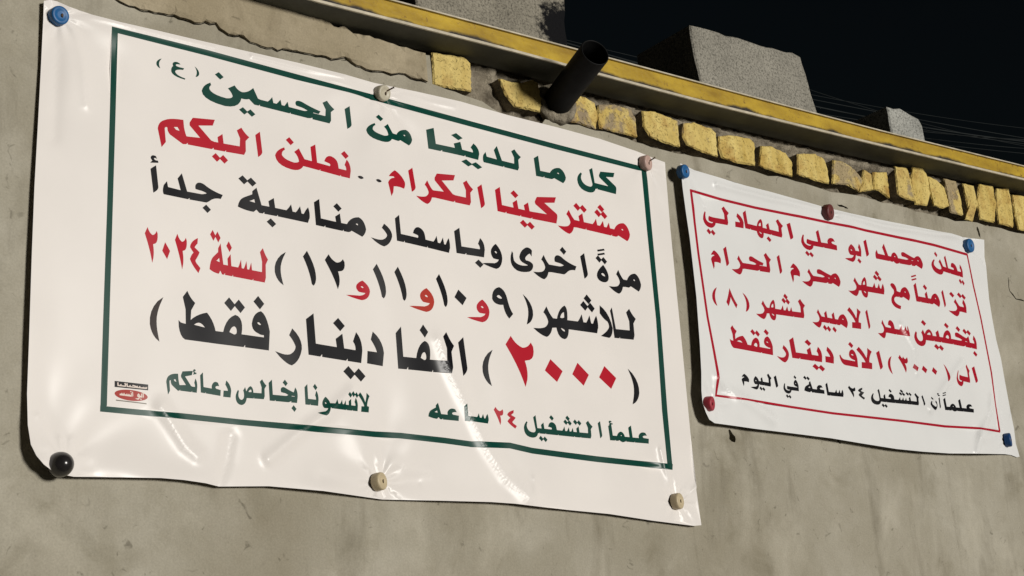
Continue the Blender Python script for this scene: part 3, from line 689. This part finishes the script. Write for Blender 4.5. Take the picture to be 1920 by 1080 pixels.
# line 1, green
L = 'lettering#green_top'
w(L, 'kaf_i lam_f', (1079, 346), (1153, 366), 36); w(L, 'meem_i k14 alif_f', (1000, 330), (1058, 343), 37)
w(L, 'lam_i dal_f', (902.5, 305), (976, 322), 37); w(L, 'tooth_i:b2 tooth_m:a1 k18 alif_f', (797, 278), (896, 302), 38)
w(L, 'meem_i noon_f:a1', (682.5, 252), (772, 271), 38); w(L, 'alif', (643, 241), (657, 244), 40)
w(L, 'lam_i hah_m seen_m yn_f:a1:b2', (376, 173), (624, 235), 40)
w(L, ')', (362, 145.5), (371, 148), 18); w(L, '(', (290, 129), (300, 131), 18); w(L, 'ain_s', (318, 136), (345, 142), 28)
# line 2, red
L = 'lettering#red_upper'
w(L, 'meem_i seen_m:a3 tooth_m:a2 reh_f', (1041, 419), (1178, 451), 44); w(L, 'kaf_i tooth_m:b2 tooth_m:a1 k14 alif_f', (927, 396), (1042, 421), 44)
w(L, 'alif', (893, 390), (906, 393), 43); w(L, 'lam_i kaf_m reh_f', (777, 363), (885, 388), 44); w(L, 'alif', (764, 359), (777, 362), 44); w(L, 'meem_s', (724, 353), (757, 360), 44)
w(L, 'tooth_i:a1 ain_m lam_m noon_f:a1', (512.5, 300), (655, 336), 45); w(L, 'alif', (476, 294), (489, 297), 46); w(L, 'lam_i tooth_m:b2 kaf_m meem_f', (292.5, 261), (465, 293), 49)
L = 'lettering#black_middle'
w(L, '.', (667, 335.5), (678, 338), 27); w(L, '.', (700.5, 342), (711.5, 344.5), 27)
# line 3, black
w(L, 'meem_i reh_f', (1138, 532), (1199, 545), 44); w(L, 'heh_s:a2:tw', (1116, 526), (1139, 531), 41); w(L, 'alif', (1086.5, 522), (1099, 525), 46)
w(L, 'hah_i:a1 reh_f', (996, 505), (1078, 520), 45); w(L, 'yeh_s', (955, 499), (997, 506), 45); w(L, 'waw', (900, 481), (939, 489), 43)
w(L, 'tooth_i:b1 k30 alif_f', (851, 474), (906, 484), 46); w(L, 'seen_i ain_m k24 alif_f', (738, 452), (842.5, 475), 47); w(L, 'reh', (692.5, 445), (732, 452), 45)
w(L, 'meem_i tooth_m:a1 k26 alif_f', (585, 423), (684, 442), 48); w(L, 'seen_i tooth_m:b1 heh_f:a2', (444, 392), (576.7, 420.5), 50)
w(L, 'hah_i:b1 dal_f', (302.5, 365), (416, 386), 47); w(L, 'alif:hz', (278, 361), (294, 364), 50)
# line 4
L = 'lettering#black_months'
w(L, 'lam_i lamalif_f', (1123, 631), (1192, 638), 55); w(L, 'seen_i:a3 heh_m reh_f', (996, 609), (1119, 626), 56); w(L, ')', (980, 608), (997.5, 611), 52)
w(L, '9', (921, 593), (959, 599), 54); w(L, '0', (851, 582), (874, 587), 57); w(L, '1', (816, 571), (837.5, 577), 56)
w(L, '1', (737, 560), (759, 566), 58); w(L, '1', (698, 555), (721, 561), 59); w(L, '2', (606, 538), (645, 545), 59); w(L, '1', (564, 533), (589, 537.5), 60)
w(L, '(', (511, 533), (532, 537), 59)
L = 'lettering#red_months'
w(L, 'waw', (873, 583), (915, 590), 39); w(L, 'waw', (646, 543), (692, 551), 34)
w(L, 'lam_i seen_m tooth_m:a1 heh_f:a2', (391, 510), (499, 532), 62); w(L, '4', (354, 507), (374, 513), 63); w(L, '2', (325, 502), (348, 507), 62)
w(L, '0', (301, 498), (316, 502), 63); w(L, '2', (267.5, 490), (292, 495), 62)
w('lettering#faded_and', 'waw', (763, 562), (811, 571), 41)
# line 5
L = 'lettering#black_price'
w(L, ')', (1179, 757), (1198, 760), 61); w(L, '(', (904, 721), (924, 724.5), 64)
w(L, 'alif', (859, 703), (875, 706), 70); w(L, 'lam_i feh_m:a1 k20 alif_f', (740, 691), (850.6, 702), 75); w(L, 'dal', (686, 681), (718, 687), 75)
w(L, 'tooth_i:b2 tooth_m:a1 k24 alif_f', (570, 665), (678, 681), 75); w(L, 'reh', (512, 658), (562, 667), 73); w(L, 'feh_i:a1 feh_m:a2 tah_f', (331.7, 635), (502.5, 658), 78)
w('lettering#brown_bracket', '(', (278, 637), (302.5, 641), 79)
L = 'lettering#red_price'
w(L, '0', (1122, 744), (1155, 750), 83); w(L, '0', (1071.5, 738), (1103, 744), 83); w(L, '0', (1020, 731), (1054, 737), 83); w(L, '2', (947.5, 719), (1001, 728), 86)
# line 6
L = 'lettering#green_bottom'
w(L, 'ain_i lam_m meem_m alif_f', (1138, 826), (1215, 832), 30); w(L, 'hamza', (1137, 798), (1145, 799), 26); w(L, 'alif', (1119, 821), (1126, 823.6), 31)
w(L, 'lam_i tooth_m:a2 seen_m:a3 ain_m:a1 tooth_m:b2 lam_f', (978, 811), (1109.6, 823), 32); w(L, 'seen_i k10 alif_f', (866, 790), (914, 795), 31)
w(L, 'ain_i heh_f', (799, 784.5), (857.6, 790), 33)
w(L, 'lamalif', (669, 772.5), (691.5, 774), 36); w(L, 'tooth_i:a2 tooth_m:a1 seen_m waw_f', (591, 765), (668, 772), 33); w(L, 'tooth_i:a1 k18 alif_f', (567.6, 759), (594, 762), 37)
w(L, 'tooth_i:b1 hah_m:a1 k14 alif_f', (500, 752), (555, 756.5), 38); w(L, 'lam_i sad_f', (438, 746), (496, 750), 36); w(L, 'dal', (415, 745), (430, 746.6), 38)
w(L, 'ain_i k16 alif_f', (372, 736.5), (410.6, 743.5), 37); w(L, 'tooth_i:hz kaf_m meem_f', (309, 730), (367, 737.5), 35)
w('lettering#red_hours', '4', (948, 802), (965, 805), 33); w('lettering#red_hours', '2', (924, 795), (941, 799), 31)
# the sign printer's small mark
P1.poly('printer_mark', [(212, 715.6), (276, 722), (276, 733), (212, 727)])
P1.poly('printer_mark_oval', [(243.6+31.5*math.cos(a)-0.5*math.sin(a), 742.3+10*math.sin(a)+3.5*math.cos(a)) for a in np.linspace(0, 2*math.pi, 36, endpoint=False)])
w('printer_mark_text', 'alif k1 s4 tooth_i:b1 waw_f', (252, 744.5), (268, 747), 11); w('printer_mark_text', 'alif s4 tooth_i:a1 seen_m k6 seen_i', (222, 742), (248, 745), 10)
w('printer_mark_text', 'seen_i tooth_m tooth_m hah_m tooth_m alif_f s6 lam_i tooth_m alif_f', (217, 724.8), (274, 730.2), 7)
P1.strip('printer_mark_line', [(215, 751.5), (245, 754.5), (273, 758)], 2.0)

out1 = [(80, 4), (92, 2), (106, 4), (128, 14), (170, 30), (222, 46), (290, 60), (370, 78), (460, 98), (555, 118.5), (640, 142), (700, 157), (780, 172), (859, 192.6), (950, 217), (1044, 241),
        (1120, 263), (1192, 285), (1225, 299), (1243, 306), (1246, 345), (1254, 430), (1266, 545), (1280, 690), (1292, 815), (1301, 920), (1309, 986), (1296, 987), (1220, 977), (1137, 965),
        (1070, 958), (1007, 952), (960, 946), (915, 943), (830, 940.5), (748, 938), (715, 937), (685, 933), (600, 922.6), (500, 913), (407, 913.5), (380, 908), (340, 902), (296, 898.5), (220, 897), (133, 896),
        (98, 892), (84, 887), (70, 877), (57, 860), (49, 838), (46, 800), (47, 740), (50, 640), (56, 480), (62, 350), (70, 220), (76, 120), (79, 40)]
def creases(lst, y):
    return [([xz(*p, y) for p in c[0]], c[1]*0.001, c[2]*0.001, c[3] if len(c) > 3 else 1.0) for c in lst]
PINS1 = [(110, 30), (717, 175), (1210, 307), (113, 871), (711, 903), (1268, 940)]
CR1 = creases([
    ([(822, 640), (838, 690), (872, 760), (908, 835), (945, 895), (985, 932)], 5.4, 20, 3), ([(655, 735), (610, 778), (560, 812), (500, 862)], 5.0, 13, 1.5), ([(722, 868), (760, 880), (806, 884)], 2.5, 14, 1.8),
    ([(104, 850), (88, 822), (68, 782)], 2.4, 7), ([(110, 846), (108, 825)], 2.5, 5), ([(118, 848), (128, 826)], 2.2, 5), ([(300, 766), (322, 800), (345, 838), (365, 856)], 3.8, 13, 1.8),
    ([(404, 912), (420, 865), (428, 820)], -3.5, 14), ([(1222, 322), (1245, 338)], 2.5, 6), ([(130, 24), (250, 57), (400, 92)], 2.0, 6), ([(470, 107), (560, 128), (640, 148)], 2.0, 5), ([(735, 172), (850, 204)], 1.6, 6),
    ([(1262, 925), (1244, 880), (1235, 845)], 2.6, 7), ([(1282, 934), (1302, 912)], 2.4, 5), ([(1000, 955), (997, 900)], 2.6, 9), ([(700, 915), (640, 905), (600, 895)], -2, 12),
    ([(730, 900), (780, 905)], -1.5, 10), ([(130, 50), (150, 110), (160, 200)], 1.6, 10), ([(112, 55), (105, 140), (98, 260)], -1.6, 12)], P1.y)
pins1 = [xz(*p, P1.y) for p in PINS1]
lowc = xz(75, 880, P1.y); botz = 2.075
def crinkle(V, seed): return (smooth_noise(V, 620, 430, seed) + 0.8*smooth_noise(V, 360, 700, seed+1))*(0.00012 if seed < 30 else 0.0002)
def disp1(V):
    d = 0.006 + 0.0048*smooth_noise(V, 19, 4, 3) + 0.0016*smooth_noise(V, 40, 12, 4)
    cr = crinkle(V, 21); wsum = np.zeros(len(V))
    for pts, amp, wd, cw in CR1:
        r = seg_dist(V, pts); d = d + amp*np.exp(-(r/wd)**2); wsum = np.maximum(wsum, cw*np.exp(-(r/(wd*0.8))**4))
    d = d + cr*wsum
    for k, p in enumerate(pins1):
        r = np.linalg.norm(V-np.array(p), axis=1); f = np.exp(-(r/0.05)**2); d = d*(1-0.8*f) + 0.002*f
        a = np.arctan2(V[:, 1]-p[1], V[:, 0]-p[0]); d = d + 0.0013*np.cos(a*9+k)*np.exp(-((r-0.035)/0.022)**2) + 0.0030*np.cos(a*5+2.1*k)*np.exp(-((r-0.11)/0.06)**2)
    d = d + 0.005*np.exp(-((V[:, 1]-botz)/0.03)**2)*(0.2+0.8*np.sin(V[:, 0]*9.0+0.6)**2)*(1-np.exp(-((V[:, 0]-pins1[4][0])/0.08)**2))
    r = np.linalg.norm(V-np.array(lowc), axis=1); d = d + 0.022*np.exp(-(r/0.05)**2)
    d = d + 0.004*np.exp(-((V[:, 0]+0.135)/0.03)**2)*np.clip((2.80-V[:, 1])/0.5, 0.2, 1.0)
    return np.maximum(d, -0.005)
b1 = empty('large_banner', (0.6, -0.012, 2.07)); b1.location = (0, 0, 0)
tag(b1, 'large cream vinyl banner with green border and green, red and black Arabic lettering', 'banner')
mats1 = {'sheet': V_W1, 'border_frame': V_G, 'lettering#green_top': V_G, 'lettering#red_upper': V_R, 'lettering#black_middle': V_K, 'lettering#black_months': V_K, 'lettering#red_months': V_R,
         'lettering#faded_and': V_OR, 'lettering#black_price': V_K, 'lettering#brown_bracket': V_BR, 'lettering#red_price': V_R, 'lettering#green_bottom': V_G, 'lettering#red_hours': V_R,
         'printer_mark': V_K, 'printer_mark_oval': V_LR, 'printer_mark_text': V_LW, 'printer_mark_line': V_GR}
make_banner(b1, out1, P1, mats1, disp1, CR1)

P2 = Print(-0.014); w = P2.word
P2.strip('border_frame', [(1290, 359), (1350, 375), (1412.6, 390.7), (1480, 404.5), (1553, 418.5), (1620, 433), (1683, 446), (1750, 461), (1816, 477)], 5.0)
P2.strip('border_frame', [(1290.5, 357), (1297, 418), (1305, 478), (1322, 596), (1333, 660), (1338.5, 702), (1340, 744)], 4.5, True)
P2.strip('border_frame', [(1338, 742), (1370, 748), (1407, 753), (1482.5, 764), (1557.5, 775.6), (1607.5, 781), (1691, 791), (1769, 800), (1834, 804.5), (1876, 809)], 4.6)
P2.strip('border_frame', [(1815, 476), (1828, 535), (1842, 596), (1853, 650), (1863, 698), (1870, 755), (1876, 809)], 3.6, True)
L = 'lettering#red_first'
w(L, 'tooth_i:b2 ain_m lam_m noon_f:a1', (1743.6, 503), (1804, 521), 31); w(L, 'meem_i hah_m meem_m dal_f', (1640, 485), (1728, 503), 31); w(L, 'alif', (1618.5, 480), (1628, 483), 30)
w(L, 'tooth_i:b1 waw_f', (1581, 475), (1613.4, 482), 30); w(L, 'ain_i lam_m yeh_f:b2', (1499.7, 456), (1567, 470.5), 31); w(L, 'alif', (1474, 448), (1485, 452), 30)
w(L, 'lam_i tooth_m:b1 heh_m k34 alif_f', (1393, 428), (1467, 448), 32); w(L, 'dal', (1376, 426), (1393, 429), 32); w(L, 'lam_i yeh_f:b2', (1314.6, 414), (1366.6, 424), 33)
L = 'lettering#red_second'
w(L, 'tooth_i:a2 reh_f:a1', (1774, 579), (1812, 587.5), 32); w(L, 'alif', (1765, 576), (1771, 578), 31); w(L, 'meem_i tooth_m:a1 k22 alif_f:tw', (1714, 565), (1760, 574.5), 33)
w(L, 'meem_i ain_f', (1667.5, 554), (1705, 562), 33); w(L, 'seen_i:a3 heh_m reh_f', (1588, 541), (1656.5, 553), 34); w(L, 'meem_i hah_m reh_f', (1500, 524), (1575, 536), 33)
w(L, 'meem_s', (1479, 519), (1498, 523), 32); w(L, 'alif', (1455.5, 513), (1463.6, 516), 34); w(L, 'lam_i hah_m k20 reh_f', (1368.5, 501), (1444.6, 513), 35)
w(L, 'alif', (1356, 498), (1365, 501), 35); w(L, 'meem_s', (1330.5, 494), (1350, 498), 32)
L = 'lettering#red_third'
w(L, 'tooth_i:b1 tooth_m:a2 hah_m:a1 feh_m:a1 tooth_m:b2 sad_f:a1', (1711, 634), (1832, 655), 33); w(L, 'seen_i ain_m reh_f', (1642, 621), (1702, 632), 34); w(L, 'alif', (1623.6, 616), (1630, 619), 35)
w(L, 'lamalif', (1590.7, 614), (1615.6, 617.5), 37); w(L, 'meem_i tooth_m:b1 k10 tooth_m:b2 reh_f', (1519.7, 600), (1589, 613), 34)
w(L, 'lam_i seen_m:a3 heh_m reh_f', (1413.6, 585), (1508.7, 598), 34); w(L, ')', (1392, 585), (1403, 587), 33); w(L, '8', (1359.5, 575), (1380, 579), 34); w(L, '(', (1333, 573), (1344, 575), 33)
L = 'lettering#red_fourth'
w(L, 'alif', (1822.6, 717), (1832, 720), 30); w(L, 'lam_i yeh_f', (1789.7, 712), (1818, 719), 32); w(L, ')', (1770, 715.5), (1778, 717.5), 30)
w(L, '0', (1745.8, 708.5), (1756, 710.5), 28); w(L, '0', (1726.8, 705.5), (1737.7, 707.5), 28); w(L, '0', (1709, 702.5), (1718.7, 704.5), 28); w(L, '3', (1684, 697), (1702, 701), 30)
w(L, '(', (1663, 700), (1672.6, 703), 32); w(L, 'alif', (1643, 692), (1652.5, 695), 34); w(L, 'lamalif', (1608, 689), (1636, 693), 38); w(L, 'feh_s:a1', (1574, 683), (1608, 689), 35)
w(L, 'dal', (1546, 679), (1563.5, 682), 36); w(L, 'tooth_i:b2 tooth_m:a1 k22 alif_f', (1480, 671), (1541, 679.5), 37); w(L, 'reh', (1453.6, 667), (1477, 671), 34)
w(L, 'feh_i:a1 feh_m:a2 tah_f', (1366, 652), (1447.8, 666.5), 36)
L = 'lettering#black_last'
w(L, 'ain_i lam_m meem_m alif_f:tw', (1768, 769), (1824, 774), 22); w(L, 'alif:hz', (1756, 766), (1760.5, 767.5), 20); w(L, 'noon_s:a1', (1738.7, 763), (1752, 766), 19); w(L, 'alif', (1725, 761), (1730, 762.5), 19)
w(L, 'lam_i tooth_m:a2 seen_m:a3 ain_m:a1 tooth_m:b2 lam_f', (1630, 752), (1720, 761.5), 22); w(L, '4', (1608.5, 748), (1619.5, 750), 21); w(L, '2', (1590, 744), (1604, 746.5), 20)
w(L, 'seen_i k14 alif_f', (1547.5, 741.5), (1580.6, 744.5), 23); w(L, 'ain_i heh_f:a2', (1506, 734.5), (1544, 739), 23); w(L, 'feh_i:a1 yeh_f:b2', (1467, 730), (1496, 734), 22)
w(L, 'alif', (1450, 726.5), (1457.5, 728), 22); w(L, 'lam_i tooth_m:b2 waw_f', (1404, 719), (1445.6, 726), 23); w(L, 'meem_s', (1388.7, 717), (1403, 719.5), 21)

out2 = [(1270, 309), (1300, 320), (1346, 335), (1395, 349), (1442, 361), (1495, 376), (1546, 389), (1590, 400), (1645, 412), (1701.5, 424), (1755, 435), (1805, 444.5), (1849.6, 448),
        (1852, 480), (1855, 522), (1860, 560), (1866, 596), (1874, 635), (1883, 670), (1890, 710), (1896, 742), (1901, 772), (1907.7, 802), (1911, 830), (1917, 855), (1912.6, 856), (1903, 852), (1887, 851),
        (1830, 852), (1775.6, 851), (1725, 848), (1675.6, 843), (1615, 833), (1553, 822.6), (1480, 813), (1410, 805), (1370, 799), (1334, 795), (1322, 789), (1315.6, 777), (1310, 757), (1307, 735), (1308.5, 700),
        (1306, 650), (1299.6, 559), (1294, 505), (1287, 448), (1281, 405), (1275, 355)]
PINS2 = [(1281, 322), (1553, 398), (1816, 461), (1331, 757), (1890, 825)]
CR2 = creases([
    ([(1340, 348), (1440, 374), (1540, 396)], 4.0, 9, 2.6), ([(1568, 402), (1650, 424), (1740, 439), (1815, 446)], 4.6, 9, 2.6), ([(1286, 334), (1297, 356), (1318, 388)], 3.8, 8, 2.4),
    ([(1342, 712), (1376, 742), (1410, 764), (1445, 788)], 6.5, 17, 2.6), ([(1316, 722), (1334, 742)], 2.4, 6), ([(1858, 745), (1852, 785), (1832, 815), (1826, 850)], 6.0, 12, 2.4),
    ([(1838, 822), (1866, 812), (1884, 818)], 7.0, 18, 2.6), ([(1882, 735), (1879, 815)], 4.0, 8, 1.5), ([(1620, 735), (1690, 745), (1760, 766)], 3.2, 18, 1.8), ([(1800, 680), (1765, 730), (1740, 770)], 5.0, 13),
    ([(1828, 468), (1852, 500)], 3.2, 7), ([(1688, 610), (1712, 655), (1716, 700)], 4.6, 12), ([(1895, 790), (1904, 770)], 2, 5)], P2.y)
pins2 = [xz(*p, P2.y) for p in PINS2]
def disp2(V):
    d = 0.005 + 0.0045*smooth_noise(V, 15, 6, 13) + 0.0018*smooth_noise(V, 40, 18, 14)
    cr = crinkle(V, 33); wsum = np.zeros(len(V))
    for pts, amp, wd, cw in CR2:
        r = seg_dist(V, pts); d = d + amp*np.exp(-(r/wd)**2); wsum = np.maximum(wsum, cw*np.exp(-(r/(wd*0.8))**4))
    d = d + cr*wsum
    for k, p in enumerate(pins2):
        r = np.linalg.norm(V-np.array(p), axis=1); f = np.exp(-(r/0.05)**2); d = d*(1-0.7*f)
        a = np.arctan2(V[:, 1]-p[1], V[:, 0]-p[0]); d = d + 0.0013*np.cos(a*8+k)*np.exp(-((r-0.032)/0.02)**2) + 0.0030*np.cos(a*5+2.1*k)*np.exp(-((r-0.10)/0.05)**2)
    d = d + 0.008*np.exp(-((V[:, 0]-1.39)/0.05)**2) + 0.003*np.exp(-((V[:, 1]-2.31)/0.04)**2)
    d = d - 0.016*np.exp(-((V[:, 0]-2.62)/0.10)**2)
    return np.maximum(d, -0.011)
b2 = empty('small_banner', (0, 0, 0))
tag(b2, 'smaller white vinyl banner with thin crimson border and lettering, right of the large one', 'banner')
mats2 = {'sheet': V_W2, 'border_frame': V_R2, 'lettering#red_first': V_R2, 'lettering#red_second': V_R2, 'lettering#red_third': V_R2, 'lettering#red_fourth': V_R2, 'lettering#black_last': V_K}
make_banner(b2, out2, P2, mats2, disp2, CR2, 0.0075)

# ------------------------------------------------------------------ plastic caps nailed through the banners
def lathe(bm, prof, M, n=28):
    rings = []
    for r, h in prof:
        if r < 1e-5: rings.append([bm.verts.new(M @ Vector((0, 0, h)))])
        else: rings.append([bm.verts.new(M @ Vector((r*math.cos(2*math.pi*i/n), r*math.sin(2*math.pi*i/n), h))) for i in range(n)])
    for A, B in zip(rings[:-1], rings[1:]):
        for i in range(n):
            f = [A[i % len(A)], A[(i+1) % len(A)], B[(i+1) % len(B)], B[i % len(B)]]
            u = []
            for v in f:
                if v not in u: u.append(v)
            if len(u) > 2: bm.faces.new(u)
def mat_cap(name, c, rough=0.45):
    return mat_simple(name, tuple(k*0.85 for k in c), tuple(min(1, k*1.1) for k in c), 60, rough, 0.4, 0.2, 0.0008, 500)
MC = {'blue': mat_cap('blue_plastic', (0.012, 0.10, 0.27)), 'navy': mat_cap('dark_blue_plastic', (0.010, 0.055, 0.17)), 'cream': mat_cap('cream_plastic', (0.50, 0.41, 0.26)),
      'pale': mat_cap('clouded_plastic', (0.46, 0.42, 0.32)), 'pink': mat_cap('pinkish_plastic', (0.48, 0.33, 0.28)), 'maroon': mat_cap('dark_red_plastic', (0.13, 0.030, 0.028)),
      'red': mat_cap('red_plastic', (0.34, 0.028, 0.045)), 'black': mat_simple('black_rubber', (0.014, 0.013, 0.013), (0.022, 0.020, 0.020), 40, 0.22, 0.5, 0.05, 0.0005)}
def cap(px, py, rp, col, tilt, label, y0, nail=True, ball=False):
    dd = (disp1 if y0 == P1.y else disp2)(np.array([xz(px, py, y0)]))[0]
    c = on(px, py, y0-dd-(0.007 if not ball else 0.004)); r = (xz(px+rp, py, y0)[0]-xz(px-rp, py, y0)[0])/2*0.84
    rv = (xz(px, py-rp, y0)[1]-xz(px, py+rp, y0)[1])/2; r = (r+rv)/2
    root = empty('bottle_cap' if not ball else 'rubber_knob', tuple(c))
    M = Matrix.Rotation(tilt[0], 4, 'Z') @ Matrix.Rotation(tilt[1], 4, 'X') @ Matrix.Rotation(math.radians(90), 4, 'X')
    bm = bmesh.new()
    if ball:
        lathe(bm, [(r*0.55, -0.012), (r*0.98, -0.006), (r, 0.0), (r*0.97, 0.007), (r*0.88, 0.013), (r*0.72, 0.019), (r*0.5, 0.0235), (r*0.25, 0.0262), (0, 0.027)], M, 40)
        bm_obj('dome', bm, MC[col], root, smooth=True)
    else:
        h = 0.0085
        lathe(bm, [(r*0.98, -h), (r*1.0, -h*0.3), (r, h*0.55), (r*0.96, h*0.86), (r*0.86, h*1.0), (r*0.62, h*0.96), (r*0.50, h*0.80), (r*0.3, h*0.80), (0, h*0.8)], M)
        bm_obj('cap', bm, MC[col], root, smooth=True)
        bm = bmesh.new(); M2 = M @ Matrix.Rotation(0.5, 4, 'Y')
        lathe(bm, [(0.0018, 0.0), (0.0018, h*0.84), (0.0040, h*0.88), (0.0036, h*1.0), (0, h*1.03)], M2, 14)
        bm_obj('nail', bm, MRUST, root, smooth=True)
        if nail:
            bm = bmesh.new(); lathe(bm, [(0.0016, h*0.9), (0.0016, h*0.9+0.018), (0.0026, h*0.9+0.019), (0, h*0.9+0.0195)], M @ Matrix.Rotation(-0.75, 4, 'X') @ Matrix.Rotation(0.55, 4, 'Y'), 10)
            bm_obj('nail_shank', bm, MRUST, root, smooth=True)
    tag(root, label, 'cap', 'caps nailed through the banners'); return root
Y1 = P1.y; Y2 = P2.y
cap(110, 30, 18.5, 'blue', (0.15, 0.1), 'big blue cap at the upper left corner of the large banner', Y1, False)
cap(717, 175, 14.5, 'pale', (0.2, 0.25), 'pale yellowish cap with a bent nail midway along the large banner top edge', Y1, True)
cap(1211, 306, 13, 'pink', (0.35, 0.1), 'pinkish cap at the upper right corner of the large banner', Y1, True)
cap(113, 871, 25.5, 'black', (0.0, 0.1), 'shiny black dome at the lower left corner of the large banner', Y1, ball=True)
cap(711, 903, 17, 'cream', (0.45, -0.05), 'cream cap midway along the bottom edge of the large banner', Y1, False)
cap(1270, 940, 14, 'cream', (0.35, 0.0), 'cream cap at the lower right corner of the large banner', Y1, False)
cap(1281, 322, 11.5, 'blue', (0.2, 0.1), 'bright blue cap at the upper left corner of the small banner', Y2, False)
cap(1553, 398, 12.5, 'maroon', (0.3, 0.15), 'dark red cap midway along the top edge of the small banner', Y2, False)
cap(1816, 461, 10.5, 'blue', (0.1, 0.1), 'blue cap at the upper right corner of the small banner', Y2, False)
cap(1330, 757, 12.5, 'red', (0.45, 0.1), 'red cap at the lower left corner of the small banner', Y2, False)
cap(1890, 825, 10.5, 'navy', (0.5, 0.0), 'dark blue cap at the lower right corner of the small banner', Y2, False)
